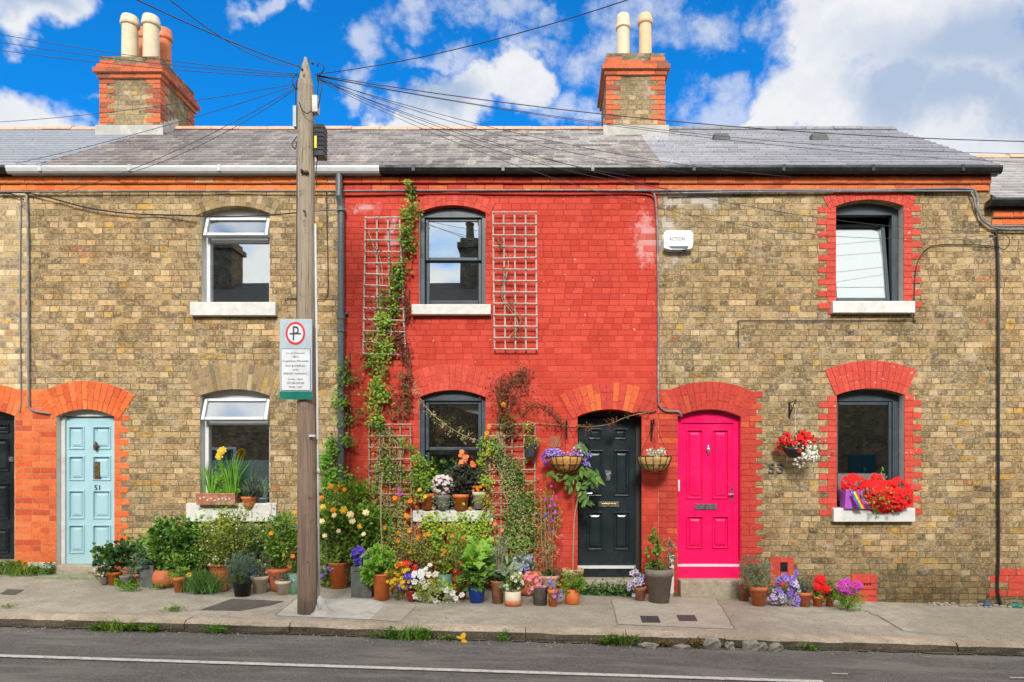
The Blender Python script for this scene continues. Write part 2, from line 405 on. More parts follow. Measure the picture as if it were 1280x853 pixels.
def bush(mb, c, rad, n, L=.04, W=None, kind='d', k=None, stems=True, base=None, spread=.38, up=.4, smi=1, mi=0, rb=(0, 1), droop=0.):
    W = W or L * .6; k = k or max(5, int(6 + (rad[0] * rad[2]) * 120))
    cl = clumps(c, rad, k); mr = min(rad[0], rad[2])
    cr = [rng.uniform(.6, 1.2) * spread * (rad[0] * rad[1] * rad[2]) ** (1 / 3) for _ in cl]
    tone = [rng.uniform(*rb) for _ in cl]
    for i in range(n):
        j = rng.randrange(k); v = rv(); v = v.normalized() * (v.length ** .7)
        p = clampy(cl[j] + v * cr[j])
        d = (v + Vector((0, -.25, up - droop)) + rv() * .7)
        nn = Vector((rng.uniform(-.6, .6), -.6 + rng.uniform(-.5, .4), .8 + rng.uniform(-.4, .4)))
        q = rng.uniform(.65, 1.25)
        q = q * (.55 if rng.random() < .3 else 1.1); leaf(mb, p, d, nn, L * q, W * q, kind, min(1, max(0, tone[j] + rng.uniform(-.3, .3))), mi)
    for _ in range(max(3, k // 3)):
        j = rng.randrange(k); v = (cl[j] - Vector(c)); v = Vector((v.x, v.y * .4, v.z * .8 + rad[2] * .3)); v = v.normalized() if v.length > .01 else Vector((0, 0, 1))
        v = (v + rv() * .35).normalized(); ln = rng.uniform(.35, .8) * mr * .8; q0 = cl[j] + v * cr[j] * .6
        for i in range(max(5, int(ln / L * 3.2))):
            p = clampy(q0 + v * ln * rng.random() + rv() * L * .4)
            leaf(mb, p, v + rv() * 1.1, Vector((rng.uniform(-.5, .5), -.6, .8)), L * rng.uniform(.6, 1.), W * rng.uniform(.6, 1.), kind, min(1, max(0, tone[j] + rng.uniform(0, .4))), mi)
        if stems: mb.tube([clampy(q0 - v * .03), clampy(q0 + v * ln)], [.0025, .001], 3, .5, smi, cap=False)
    if stems:
        bs = Vector(base) if base is not None else Vector((c[0], c[1], c[2] - rad[2]))
        for q in cl:
            q = clampy(q.copy()); m_ = (bs + q) / 2 + rv() * .1 * mr
            mb.tube([bs + rv() * .01, m_, q], [.004, .003, .002], 4, .5, smi, cap=False)
    return cl, cr
def scatter_flowers(mb, c, rad, n, size, petals=5, mi=0, cmi=None, front=True, cl=None):
    for i in range(n):
        if cl: 
            q, rr = cl[0][rng.randrange(len(cl[0]))], cl[1][rng.randrange(len(cl[1]))]
            v = rv().normalized(); p = q + v * rr
        else:
            v = rv().normalized()
            if front: v.y = -abs(v.y)
            p = Vector((c[0] + v.x * rad[0], c[1] + v.y * rad[1], c[2] + v.z * rad[2]))
        nn = Vector((v.x * .6, -1 + v.y * .3, .35 + v.z * .5)) + rv() * .4
        flower(mb, clampy(p), nn, size * rng.uniform(.75, 1.15), petals, mi, cmi)
def blades(mb, c, n, H, W=.008, spread=.05, lean=.35, mi=0, rb=(0, 1), hv=.35):
    for i in range(n):
        b = Vector(c) + Vector((rng.gauss(0, spread), rng.gauss(0, spread * .6), 0))
        d = Vector((rng.gauss(0, lean), rng.gauss(0, lean * .7), 1)).normalized()
        h = H * rng.uniform(1 - hv, 1)
        m1 = b + d * h * .5; tip = m1 + (d + Vector((d.x, d.y, -.15)) * .8).normalized() * h * .5
        s = Vector((1, rng.uniform(-.5, .5), 0)).normalized() * W * .5
        b, m1, tip = clampy(b), clampy(m1), clampy(tip)
        mb.add([tuple(b - s), tuple(b + s), tuple(m1 + s), tuple(m1 - s), tuple(tip)], [(0, 1, 2, 3), (3, 2, 4)], rng.uniform(*rb), mi)
# ------------------------------------------------------------------ plain materials
plain('white_paint', (.62, .62, .60), .5, .06, 9, bumps=.15, dirt=(.5, .48, .42))
plain('upvc', (.68, .69, .70), .3, .03, 6)
plain('white_sill', (.60, .59, .55), .75, .1, 12, bumps=.35, dirt=(.42, .4, .33))
plain('anthracite', (.045, .062, .075), .4, .12, 9)
plain('black_paint', (.014, .019, .022), .28, .15, 5)
plain('gutter_black', (.012, .014, .014), .25, .2, 5)
plain('gutter_white', (.50, .52, .53), .35, .06, 8, dirt=(.5, .5, .47))
plain('blue_paint', (.37, .58, .64), .35, .035, 4)
plain('pink_paint', (.82, .008, .12), .22, .03, 4)
plain('brass', (.55, .36, .1), .3, .2, 30, metal=.9)
plain('chrome', (.6, .6, .6), .22, .1, 30, metal=.9)
plain('grey_pvc', (.27, .29, .30), .45, .1, 10)
plain('downpipe_grey', (.075, .095, .105), .4, .15, 10)
plain('lead', (.19, .2, .21), .6, .2, 10, bumps=.3)
plain('flashing', (.42, .41, .38), .85, .15, 10, bumps=.6, dirt=(.35, .33, .28))
plain('terracotta', (.56, .15, .055), .75, .16, 14, bumps=.25, dirt=(.42, .24, .14))
plain('terracotta_bright', (.68, .16, .035), .65, .1, 14, bumps=.15)
plain('terracotta_old', (.42, .17, .09), .85, .25, 16, bumps=.4, dirt=(.35, .33, .25))
plain('terracotta_brown', (.32, .1, .045), .7, .2, 16, bumps=.3)
plain('terracotta_pale', (.58, .33, .22), .8, .15, 14, bumps=.3, dirt=(.5, .42, .32))
plain('pot_cream', (.62, .53, .40), .75, .1, 14, bumps=.25, dirt=(.45, .36, .25))
plain('pot_taupe', (.20, .165, .14), .75, .12, 12, bumps=.2, dirt=(.26, .22, .18))
plain('pot_blue', (.015, .10, .58), .2, .15, 8)
plain('pot_teal', (.005, .12, .24), .25, .2, 8)
plain('pot_green', (.12, .24, .16), .4, .2, 10)
plain('pot_black', (.012, .012, .013), .4, .2, 10)
plain('pot_grey', (.13, .16, .19), .45, .12, 10)
plain('pot_red', (.33, .02, .015), .35, .2, 10)
plain('pot_stone', (.20, .19, .165), .95, .25, 18, bumps=.8, dirt=(.09, .1, .06))
plain('slate_box', (.10, .11, .105), .8, .25, 12, bumps=.5, dirt=(.17, .16, .12))
plain('metal_white', (.55, .56, .54), .5, .12, 20, dirt=(.3, .28, .22))
plain('soil', (.05, .032, .02), .95, .3, 60, bumps=.8)
plain('coir', (.60, .29, .08), .95, .3, 45, bumps=.9, dirt=(.3, .17, .07))
plain('coir_pale', (.58, .36, .13), .95, .25, 45, bumps=.9, dirt=(.3, .2, .1))
plain('iron_black', (.012, .012, .012), .5, .2, 20)
plain('iron_rust', (.10, .055, .035), .85, .3, 20)
plain('stem_dry', (.42, .31, .18), .85, .2, 30)
plain('stem_green', (.09, .14, .035), .7, .25, 30)
plain('stem_brown', (.13, .09, .05), .85, .25, 30)
plain('trellis_wood', (.52, .44, .39), .85, .2, 30, bumps=.3, dirt=(.35, .27, .22))
plain('trellis_wood_old', (.38, .30, .23), .85, .25, 30, bumps=.3)
plain('wire_grey', (.035, .035, .045), .6, .1, 10)
plain('cable_black', (.012, .012, .014), .45, .1, 10)
plain('cable_grey', (.17, .175, .18), .5, .15, 10, dirt=(.4, .4, .38))
plain('step_stone', (.40, .34, .26), .9, .12, 22, bumps=.6, dirt=(.2, .19, .13))
plain('step_mossy', (.24, .27, .17), .95, .2, 18, bumps=.6, dirt=(.35, .32, .26))
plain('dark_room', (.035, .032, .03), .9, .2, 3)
plain('curtain', (.5, .5, .48), .9, .1, 12)
plain('cloud_glare_white', (.85, .87, .9), .6, .04, 5)  # white of a cloud reflection, put into the colour
plain('frosted', (.24, .34, .38), .3, .08, 5)
plain('plastic_white', (.66, .67, .68), .35, .04, 10)
plain('text_grey', (.13, .135, .15), .6, .05, 10)
plain('text_dark', (.03, .035, .045), .6, .05, 10)
plain('sign_grey', (.40, .48, .54), .4, .06, 9)
plain('sign_white', (.68, .71, .73), .4, .05, 9, dirt=(.5, .52, .52))
plain('sign_red', (.68, .012, .03), .4, .06, 9)
plain('sign_green', (.0, .17, .12), .4, .1, 9)
plain('yellow_label', (.7, .6, .02), .5, .1, 9)
plain('concrete_pale', (.52, .505, .46), .9, .12, 9, bumps=.5, dirt=(.38, .355, .3))
plain('cover_dark', (.055, .052, .055), .6, .2, 30, bumps=.4)
plain('rubble', (.34, .31, .26), .95, .3, 30, bumps=.8, dirt=(.16, .14, .10))
plain('white_line', (.72, .72, .7), .8, .08, 30, bumps=.4, dirt=(.3, .29, .28))
plain('grout', (.17, .15, .11), .95, .2, 30)
plain('number_steel', (.085, .088, .095), .5, .1, 10)
plain('violet_plastic', (.42, .10, .52), .4, .08, 10)
plain('stone_blue', (.05, .13, .28), .9, .3, 30, dirt=(.25, .24, .2))
plain('stone_green', (.03, .2, .14), .9, .3, 30, dirt=(.25, .24, .2))
plain('clear_plastic', (.5, .55, .55), .2, .1, 10)

def ground_mat(name, c, scale, spots, dark, rough=.9, bump=.6, gran=.25, streak=None):
    m, n, b = newmat(name); MATS[name] = m; o = n.obj()
    g = n.noise(o, 48, 5, .85); a = n.noise(o, scale, 6, .65); k = n.noise(o, .55, 5, .6)
    cc = n.mix(n.ss(a, .35, .65), c, tuple(x * .72 for x in c))
    cc = n.mix(n.ss(k, .42, .62, 0, .6), cc, dark)
    cc = n.mix(n.ss(g, .46, .62, 0, gran), cc, tuple(x * .35 for x in c)); cc = n.mix(n.ss(g, .46, .36, 0, gran * .7), cc, spots); cc = n.mix(n.ss(n.noise(o, scale * 3.3, 7, .75), .52, .66, 0, .5), cc, dark)
    cc = n.mix(n.ss(n.noise(o, 60, 2, .5), .68, .72, 0, .6), cc, spots)
    if streak:
        x, y, z = n.sep(o)
        s_ = n.noise(n.comb(n.m('MULTIPLY', x, .5), n.m('MULTIPLY', y, 2.6), 0.), 1.5, 5, .65)
        cc = n.mix(n.ss(s_, .48, .62, 0, .65), cc, streak)
        s2 = n.noise(n.comb(n.m('MULTIPLY', x, .8), n.m('MULTIPLY', y, 6.), 3.), 1.1, 6, .7)
        cc = n.mix(n.ss(s2, .6, .68, 0, .6), cc, tuple(q * .35 for q in c))
    n.put(b.inputs['Base Color'], cc); b.inputs['Roughness'].default_value = rough
    n.put(b.inputs['Normal'], n.bump(n.m('ADD', g, n.m('MULTIPLY', a, 1.5)), bump, .006))
    return m
ground_mat('asphalt', (.155, .148, .145), 3., (.4, .39, .37), (.11, .105, .105), streak=(.215, .205, .19), gran=.6)
ground_mat('pavement', (.46, .42, .345), 5., (.68, .65, .58), (.26, .235, .185), gran=.45)
ground_mat('pavement_pale', (.50, .465, .39), 5., (.66, .62, .54), (.38, .345, .28), gran=.4)
ground_mat('kerb_stone', (.60, .50, .38), 6., (.65, .6, .5), (.27, .22, .16), bump=1., gran=.4)
ground_mat('kerb_dirty', (.15, .115, .08), 6., (.45, .4, .3), (.05, .055, .025), bump=1., gran=.4)
ground_mat('tar_patch', (.125, .11, .10), 6., (.2, .19, .18), (.09, .085, .075))
ground_mat('earth', (.2, .17, .12), 1., (.3, .28, .2), (.12, .12, .06))

# ------------------------------------------------------------------ ground
def struct(o):
    o['kind'] = 'structure'; return o
mb = MB()
mb.quad((-150, -150, -.60 + 4.2), (150, -150, -.60 - 4.2), (150, 150, -.60 - 4.2), (-150, 150, -.60 + 4.2))
struct(mb.build('ground', 'earth'))
zr = lambda x, y=0: zk(x) - .10 + (.02 if y < -3 else 0)
XS = [-40 + i for i in range(81)]
mb = MB()
for a, b in zip(XS, XS[1:]):
    for (y0, y1) in ((-8.8, -7.), (-7., -5.3), (-5.3, -3.6), (-3.6, -1.9)):
        zz = lambda x, y: zk(x) - .10 + .05 * (1 - ((y + 5.3) / 3.4) ** 2) - .004
        mb.quad((a, y0, zz(a, y0)), (b, y0, zz(b, y0)), (b, y1, zz(b, y1)), (a, y1, zz(a, y1)), .5)
struct(mb.build('road', 'asphalt', smooth=True))
zroad = zz
# painted line along the parking bay, worn away to dashes at the right
m, n, bs = newmat('worn_line'); MATS['worn_line'] = m; o_ = n.obj(); x_, y_, z_ = n.sep(o_)
n.put(bs.inputs['Base Color'], n.mix(n.ss(n.noise(o_, 22, 6, .85), .48, .6, 0, .8), (.66, .65, .62), (.3, .29, .28)))
bs.inputs['Roughness'].default_value = .8
mb = MB()
lx = lambda px, py: None
L = [(-9, 0)]
def line_pt(px, py):
    lo, hi = -5.5, -2.0
    for _ in range(30):
        mY = (lo + hi) / 2; p = P(px, py, mY)
        if p[2] - zroad(p[0], mY) > 0: lo = mY
        else: hi = mY
    return P(px, py, lo)
A_, B_ = line_pt(60, 822.5), line_pt(900, 849)
sl = (B_[1] - A_[1]) / (B_[0] - A_[0])
yl = lambda x: A_[1] + sl * (x - A_[0])
def lseg(x0, x1, w=.035):
    k = max(1, int((x1 - x0) / .5))
    for i in range(k):
        a = x0 + (x1 - x0) * i / k; b = x0 + (x1 - x0) * (i + 1) / k
        mb.quad((a, yl(a) - w, zroad(a, yl(a)) + .006), (b, yl(b) - w, zroad(b, yl(b)) + .006), (b, yl(b) + w, zroad(b, yl(b)) + .006), (a, yl(a) + w, zroad(a, yl(a)) + .006), .5)
lseg(-14, 2.6)
for a, b in ((2.9, 3.0), (5.6, 6.2), (6.5, 8)): lseg(a, b, .02)
def lseg2(x0, x1, y, w=.012):
    mb.quad((x0, y - w, zroad(x0, y) + .007), (x1, y - w, zroad(x1, y) + .007), (x1, y + w, zroad(x1, y) + .007), (x0, y + w, zroad(x0, y) + .007), .5)
for (pa, pb, py) in ((1040, 1060, 843), (1262, 1290, 848)):
    q = line_pt(pa, py); lseg2(q[0], X(pb, q[1]), q[1])
struct(mb.build('road_marking', 'worn_line'))
# pavement sheet and its patches
mb = MB()
for a, b in zip(XS, XS[1:]):
    for t0, t1 in ((0, .5), (.5, 1)):
        y0, y1 = KY * t0, KY * t1
        ya = y0 if t0 else .05
        mb.quad((a, y1, gz(a, y1)), (b, y1, gz(b, y1)), (b, ya, gz(b, y0)), (a, ya, gz(a, y0)), .5)
struct(mb.build('pavement', 'pavement', smooth=True))
def gpt(px, py, lift=.004):
    Y = contact(px, py); x = X(px, Y); return (x, Y, gz(x, Y) + lift)
def patch(name, pts, mat, lift=.004):
    mb = MB(); q = [gpt(a, b, lift) for a, b in pts]
    mb.add(q, [tuple(range(len(q)))], .5); return struct(mb.build(name, mat))
patch('pavement_patch', [(345, 770), (372, 748), (470, 750), (482, 756), (462, 775)], 'concrete_pale')
patch('pavement_patch', [(772, 781), (764, 750), (895, 748), (918, 787)], 'pavement_pale')
patch('pavement_patch', [(250, 763), (290, 749), (356, 752), (338, 757), (300, 764)], 'tar_patch')
patch('pavement_patch', [(0, 743), (10, 737), (30, 738), (18, 744)], 'tar_patch', .005)
patch('pavement_patch', [(462, 775), (482, 756), (520, 758), (500, 778)], 'pavement_pale', .005)
def crack(pts, w=.012):
    mb = MB()
    q = [gpt(a, b, .006) for a, b in pts]
    r2 = random.Random(len(pts)); P2 = []
    for a, b in zip(q, q[1:]):
        for i in range(7):
            t = i / 7; P2.append((a[0] + (b[0] - a[0]) * t + r2.uniform(-.015, .015), a[1] + (b[1] - a[1]) * t + r2.uniform(-.015, .015)))
    P2.append(q[-1][:2])
    for (a, b) in zip(P2, P2[1:]):
        d = Vector((b[0] - a[0], b[1] - a[1])).normalized(); s = Vector((-d.y, d.x)) * w * .5
        mb.quad((a[0] - s.x, a[1] - s.y, gz(*a) + .006), (a[0] + s.x, a[1] + s.y, gz(*a) + .006), (b[0] + s.x, b[1] + s.y, gz(*b) + .006), (b[0] - s.x, b[1] - s.y, gz(*b) + .006), .5)
    return struct(mb.build('pavement_crack', 'grout'))
crack([(1082, 764), (1100, 772), (1128, 789)], .014); crack([(1128, 789), (1150, 792), (1205, 797)], .008)
crack([(895, 748), (905, 765), (918, 787)], .008); crack([(764, 750), (772, 781)], .006)
crack([(370, 748), (345, 770)], .006); crack([(210, 752), (235, 765), (262, 762)], .005)
# kerb: separate stones with worn tops
mb = MB(); x = -20.
while x < 20:
    w = rng.uniform(.85, 1.15); x1 = x + w - .006; o1, o2 = rng.uniform(-.012, .008), rng.uniform(-.01, .006)
    ns = 8; sec = []
    for i in range(ns + 1):
        t = i / ns; xx = x + (x1 - x) * t; z = zk(xx) + o2 + rng.uniform(-.004, .004); yy = KY + o1
        j = lambda s=.006: rng.uniform(-s, s)
        sec.append([(xx, yy + .01, z - .2), (xx, yy - .165 + j(.01), z - .16), (xx, yy - .17 + j(.012), z - .07), (xx, yy - .16 + j(), z - .022 + j(.004)), (xx, yy - .135 + j(), z + .004), (xx, yy - .05, z + .012), (xx, yy + .01, z + .006)])
    vs = [p for s_ in sec for p in s_]; fs = []; k = 7
    for i in range(ns):
        for q in range(k - 1): fs.append((i * k + q, (i + 1) * k + q, (i + 1) * k + q + 1, i * k + q + 1))
    fs.append(tuple(range(k))); fs.append(tuple(range(ns * k, ns * k + k))[::-1])
    r = rng.random()
    for f_i, f in enumerate(fs):
        q = f_i % (k - 1) if f_i < ns * (k - 1) else 0
        mb.add([vs[i] for i in f], [tuple(range(len(f)))], r, 1 if q in (0, 1, 2) else 0)
    x += w
struct(mb.build('kerb', ['kerb_stone', 'kerb_dirty']))
mb = MB()     # dirt line in the gutter of the road
for i in range(160):
    a = -9 + i * .12; w = rng.uniform(.015, .07); b = a + .12
    mb.quad((a, KY - .15 - w, zk(a) - .1 + .012), (b, KY - .15 - rng.uniform(.015, .07), zk(b) - .1 + .012), (b, KY - .1, zk(b) - .08), (a, KY - .1, zk(a) - .08), .5)
struct(mb.build('gutter_dirt', 'kerb_dirty'))

# ------------------------------------------------------------------ building helpers
def arc(x0, x1, zs, zt, n=12):
    a = (x1 - x0) / 2; r = zt - zs; Rr = (a * a + r * r) / (2 * r); cz = zt - Rr; cx = (x0 + x1) / 2
    return [(x0 + (x1 - x0) * i / n, cz + math.sqrt(max(0, Rr * Rr - (x0 + (x1 - x0) * i / n - cx) ** 2))) for i in range(n + 1)]
class Op:
    def __init__(s, pxa, pxb, pyt, pys, pyb, dep=.1, rev=1):
        s.x0, s.x1, s.zt, s.zs, s.z0, s.dep, s.rev = X(pxa), X(pxb), Z(pyt), Z(pys), Z(pyb), dep, rev
        s.arc = arc(s.x0, s.x1, s.zs, s.zt)
def zarc(o, x):
    a = (o.x1 - o.x0) / 2; r = o.zt - o.zs; Rr = (a * a + r * r) / (2 * r)
    return o.zt - Rr + math.sqrt(max(0, Rr * Rr - (x - (o.x0 + o.x1) / 2) ** 2))
def wall(parent, x0, x1, z1, ops, mats, ztop_r=None, gable=None, z0=-1.2):
    mb = MB()
    xs = sorted(set([round(q, 5) for q in [x0, x1] + [p[0] for o in ops for p in o.arc]]))
    for a, b in zip(xs, xs[1:]):
        if b - a < 1e-6: continue
        here = sorted([o for o in ops if o.x0 - 2e-5 <= a and b <= o.x1 + 2e-5], key=lambda o: o.z0)
        la = lb = z0
        for o in here:
            mb.quad((a, 0, la), (b, 0, lb), (b, 0, o.z0), (a, 0, o.z0), .5, 0)
            la, lb = zarc(o, a), zarc(o, b)
        mb.quad((a, 0, la), (b, 0, lb), (b, 0, z1), (a, 0, z1), .5, 0)
    for o in ops:
        D = o.dep
        mb.quad((o.x0, 0, o.z0), (o.x0, 0, o.zs), (o.x0, D, o.zs), (o.x0, D, o.z0), .5, o.rev)
        mb.quad((o.x1, 0, o.z0), (o.x1, D, o.z0), (o.x1, D, o.zs), (o.x1, 0, o.zs), .5, o.rev)
        mb.quad((o.x0, 0, o.z0), (o.x0, D, o.z0), (o.x1, D, o.z0), (o.x1, 0, o.z0), .5, o.rev)
        for (pa, pb) in zip(o.arc, o.arc[1:]):
            mb.quad((pa[0], 0, pa[1]), (pb[0], 0, pb[1]), (pb[0], D, pb[1]), (pa[0], D, pa[1]), .5, 0)
    B = 5.1
    if gable:
        zr_, yr = gable
        for xx in (x0, x1):
            mb.add([(xx, .0, z0), (xx, B, z0), (xx, B, z1), (xx, yr, zr_), (xx, .0, z1)], [(0, 1, 2, 3, 4)], .5, 0)
    return mb.build('wall', mats, parent)
def voussoirs(name, parent, o, h, mat, bw=.075, ext=.0, split=True, y=-.009, back=None, lip=0., gap=.008):
    a = (o.x1 - o.x0) / 2; r = o.zt - o.zs; Rr = (a * a + r * r) / (2 * r); cz = o.zt - Rr; cx = (o.x0 + o.x1) / 2
    th = math.asin(min(1, (a + ext) / Rr)); n = max(5, round(2 * th * (Rr + h / 2) / bw)); mb = MB()
    pt = lambda q, t: (cx + q * math.sin(t), cz + q * math.cos(t))
    R0, R1 = Rr + .002, Rr + h
    if back:
        N = 14
        for i in range(N):
            t0, t1 = -th + 2 * th * i / N, -th + 2 * th * (i + 1) / N
            mb.prism_y([pt(R0 + .004, t0), pt(R0 + .004, t1), pt(R1 - .004, t1), pt(R1 - .004, t0)], -.004, .0, .5, 1)
    for i in range(n):
        t0 = -th + 2 * th * i / n; t1 = -th + 2 * th * (i + 1) / n; g = gap / 2 / (Rr + h / 2)
        cuts = [R0, R1]
        if split: cuts = [R0, R0 + h * rng.choice([.34, .5, .66, .66, .34]), R1] if h < .3 else [R0, R0 + h * rng.choice([.3, .33, .62]), R1]
        for q0, q1 in zip(cuts, cuts[1:]):
            dy = rng.uniform(-.0015, .0015)
            mb.prism_y([pt(q0, t0 + g), pt(q0, t1 - g), pt(q1 - gap * .8, t1 - g), pt(q1 - gap * .8, t0 + g)], y + dy, .0, None, 0)
    return mb.build(name, [mat, back] if back else [mat], parent)
def toothed(name, parent, xe, side, z0, z1, mat, back, short=.10, long=.215, y=-.008, gap=.008, start=0, x_other=None):
    """side=+1 bricks run to the right of xe; toothed every course"""
    mb = MB(); z = z1; i = start
    while z - .075 > z0 - .03:
        w = (long if i % 2 == 0 else short) + rng.uniform(-.01, .01)
        if x_other is not None: w = abs(x_other - xe)
        a, b = (xe, xe + side * w) if side > 0 else (xe - w, xe)
        mb.box(a + .001, b - .001, -.0035, 0.0, z - .075, z - .0005, .5, 1)
        c = a
        if x_other is not None:
            cuts = [a]; 
            c = a + ([.215, .1][i % 2])
            while c < b - .04: cuts.append(c); c += rng.choice([.215, .225, .11])
            cuts.append(b)
        else:
            cuts = [a, b] if w < .16 or rng.random() < .6 else [a, a + .105, b]
        for p, q in zip(cuts, cuts[1:]):
            mb.box(p + gap / 2, q - gap / 2, y + rng.uniform(-.0015, .0015), -.0005, z - .075 + gap / 2, z - gap / 2, None, 0, tp=.0015)
        z -= .075; i += 1
    return mb.build(name, [mat, back], parent)
def frame_ring(mb, x0, x1, z0, z1, y0, y1, w, mi=None, tp=.004):
    mb.box(x0, x0 + w, y0, y1, z0, z1, .5, mi, tp); mb.box(x1 - w, x1, y0, y1, z0, z1, .5, mi, tp)
    mb.box(x0 + w, x1 - w, y0 + .001, y1, z0, z0 + w, .5, mi, tp); mb.box(x0 + w, x1 - w, y0 + .001, y1, z1 - w, z1, .5, mi, tp)
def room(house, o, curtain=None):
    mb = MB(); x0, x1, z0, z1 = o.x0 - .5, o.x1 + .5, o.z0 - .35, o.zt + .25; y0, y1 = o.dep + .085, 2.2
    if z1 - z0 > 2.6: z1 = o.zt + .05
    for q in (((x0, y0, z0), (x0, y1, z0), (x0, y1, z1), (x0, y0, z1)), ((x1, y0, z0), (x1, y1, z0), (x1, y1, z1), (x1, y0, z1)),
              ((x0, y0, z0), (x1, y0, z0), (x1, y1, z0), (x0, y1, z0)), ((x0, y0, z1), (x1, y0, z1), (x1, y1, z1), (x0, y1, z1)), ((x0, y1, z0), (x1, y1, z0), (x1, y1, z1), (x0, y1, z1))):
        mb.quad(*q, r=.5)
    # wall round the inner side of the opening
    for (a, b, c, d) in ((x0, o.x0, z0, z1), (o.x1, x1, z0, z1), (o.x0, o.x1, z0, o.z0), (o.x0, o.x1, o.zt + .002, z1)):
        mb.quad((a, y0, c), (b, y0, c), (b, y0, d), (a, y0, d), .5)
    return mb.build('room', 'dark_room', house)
def archhead(mb, o, y0, y1, zlow, mi=None, inset=0.):
    """fills the arched top of an opening down to zlow"""
    pts = [(x, z - .001) for x, z in o.arc]
    mb.prism_y([(o.x0, zlow), (o.x1, zlow)] + pts[::-1], y0, y1, .5, mi)
def sill(parent, pxa, pxb, pya, pyb, mat='white_sill', out=.06):
    mb = MB(); mb.prism_x([(-out, Z(pyb) + .0), (-out, Z(pya) - .012), (-out + .01, Z(pya) - .002), (.06, Z(pya) + .008), (.06, Z(pyb))], X(pxa), X(pxb))
    return mb.build('sill', mat, parent, bevel=.006)
def pane(parent, x0, x1, z0, z1, y, mat='glass'):
    mb = MB(); mb.box(x0, x1, y, y + .006, z0, z1, .5); return mb.build('pane', mat, parent)
def win_tophung(house, o, zt_px, fm='upvc', openang=20):
    y = o.dep; w = .055
    z_tr = Z(zt_px)                        # top of the lower light
    mb = MB(); archhead(mb, o, y, y + .08, o.zs - .02)
    mb.box(o.x0, o.x0 + w, y, y + .08, o.z0, o.zs - .02, .5, tp=.004); mb.box(o.x1 - w, o.x1, y, y + .08, o.z0, o.zs - .02, .5, tp=.004)
    mb.box(o.x0 + w, o.x1 - w, y + .001, y + .08, o.z0, o.z0 + .055, .5, tp=.004)
    mb.box(o.x0 + w, o.x1 - w, y + .001, y + .08, z_tr, z_tr + .06, .5, tp=.004)
    f = mb.build('window_frame', fm, house, bevel=.003)
    pane(f, o.x0 + w, o.x1 - w, o.z0 + .055, z_tr, y + .035)
    # top-hung light, swung outwards
    mb = MB(); h = o.zs - .03 - (z_tr + .03); X0, X1 = o.x0 + .02, o.x1 - .02
    frame_ring(mb, X0, X1, -h, 0, -.03, .02, .045)
    a = R(openang); T = lambda p: (p[0], (y - .01) + p[1] * math.cos(a) + p[2] * math.sin(a), (o.zs - .03) + p[2] * math.cos(a) - p[1] * math.sin(a))
    mb.v = [T(p) for p in mb.v]; s = mb.build('opening_sash', fm, house, bevel=.003)
    mb = MB(); mb.box(X0 + .044, X1 - .044, -.008, 0, -h + .044, -.044, .5); mb.v = [T(p) for p in mb.v]; mb.build('pane', 'glass', s)
    return f
def win_sash(house, o, meet_px, fm='anthracite', glass='glass'):
    y = o.dep; w = .06; zm = Z(meet_px)
    mb = MB(); archhead(mb, o, y - .02, y + .1, o.zs - .03)
    mb.box(o.x0, o.x0 + w, y - .02, y + .1, o.z0, o.zs - .03, .5, tp=.005); mb.box(o.x1 - w, o.x1, y - .02, y + .1, o.z0, o.zs - .03, .5, tp=.005)
    mb.box(o.x0 + w, o.x1 - w, y - .019, y + .1, o.z0, o.z0 + .04, .5, tp=.005)
    f = mb.build('window_frame', fm, house, bevel=.003)
    zt = o.zs - .03
    mb = MB(); frame_ring(mb, o.x0 + w, o.x1 - w, zm - .02, zt, y + .01, y + .045, .045)
    # rounded corners under the arched head
    s1 = mb.build('upper_sash', fm, house, bevel=.003); pane(s1, o.x0 + w + .04, o.x1 - w - .04, zm + .02, zt - .04, y + .025, glass)
    mb = MB(); frame_ring(mb, o.x0 + w + .002, o.x1 - w - .002, o.z0 + .04, zm + .02, y + .05, y + .085, .045)
    mb.box(o.x0 + w + .045, o.x1 - w - .045, y + .051, y + .085, o.z0 + .08, o.z0 + .11, .5, tp=.004)
    s2 = mb.build('lower_sash', fm, house, bevel=.003); pane(s2, o.x0 + w + .04, o.x1 - w - .04, o.z0 + .1, zm - .02, y + .065, glass)
    return f
def door_panel(mb, x0, x1, z0, z1, y, mold=.035, field=.03):
    """moulded ring standing proud of the leaf, then a raised field"""
    def ring(a, ya, b, yb):
        A = [(x0 + a, ya, z0 + a), (x1 - a, ya, z0 + a), (x1 - a, ya, z1 - a), (x0 + a, ya, z1 - a)]
        B = [(x0 + b, yb, z0 + b), (x1 - b, yb, z0 + b), (x1 - b, yb, z1 - b), (x0 + b, yb, z1 - b)]
        mb.add(A + B, [(i, (i + 1) % 4, 4 + (i + 1) % 4, 4 + i) for i in range(4)], .5)
    s = [(0, y - .0008), (.005, y - .014), (.014, y - .014), (mold * .55, y + .016), (mold * .95, y + .018), (mold + field * .3, y + .004), (mold + field, y - .004)]
    for (a, b), (c, d) in zip(s, s[1:]): ring(a, b, c, d)
    c = mold + field
    mb.quad((x0 + c, y - .004, z0 + c), (x1 - c, y - .004, z0 + c), (x1 - c, y - .004, z1 - c), (x0 + c, y - .004, z1 - c), .5)
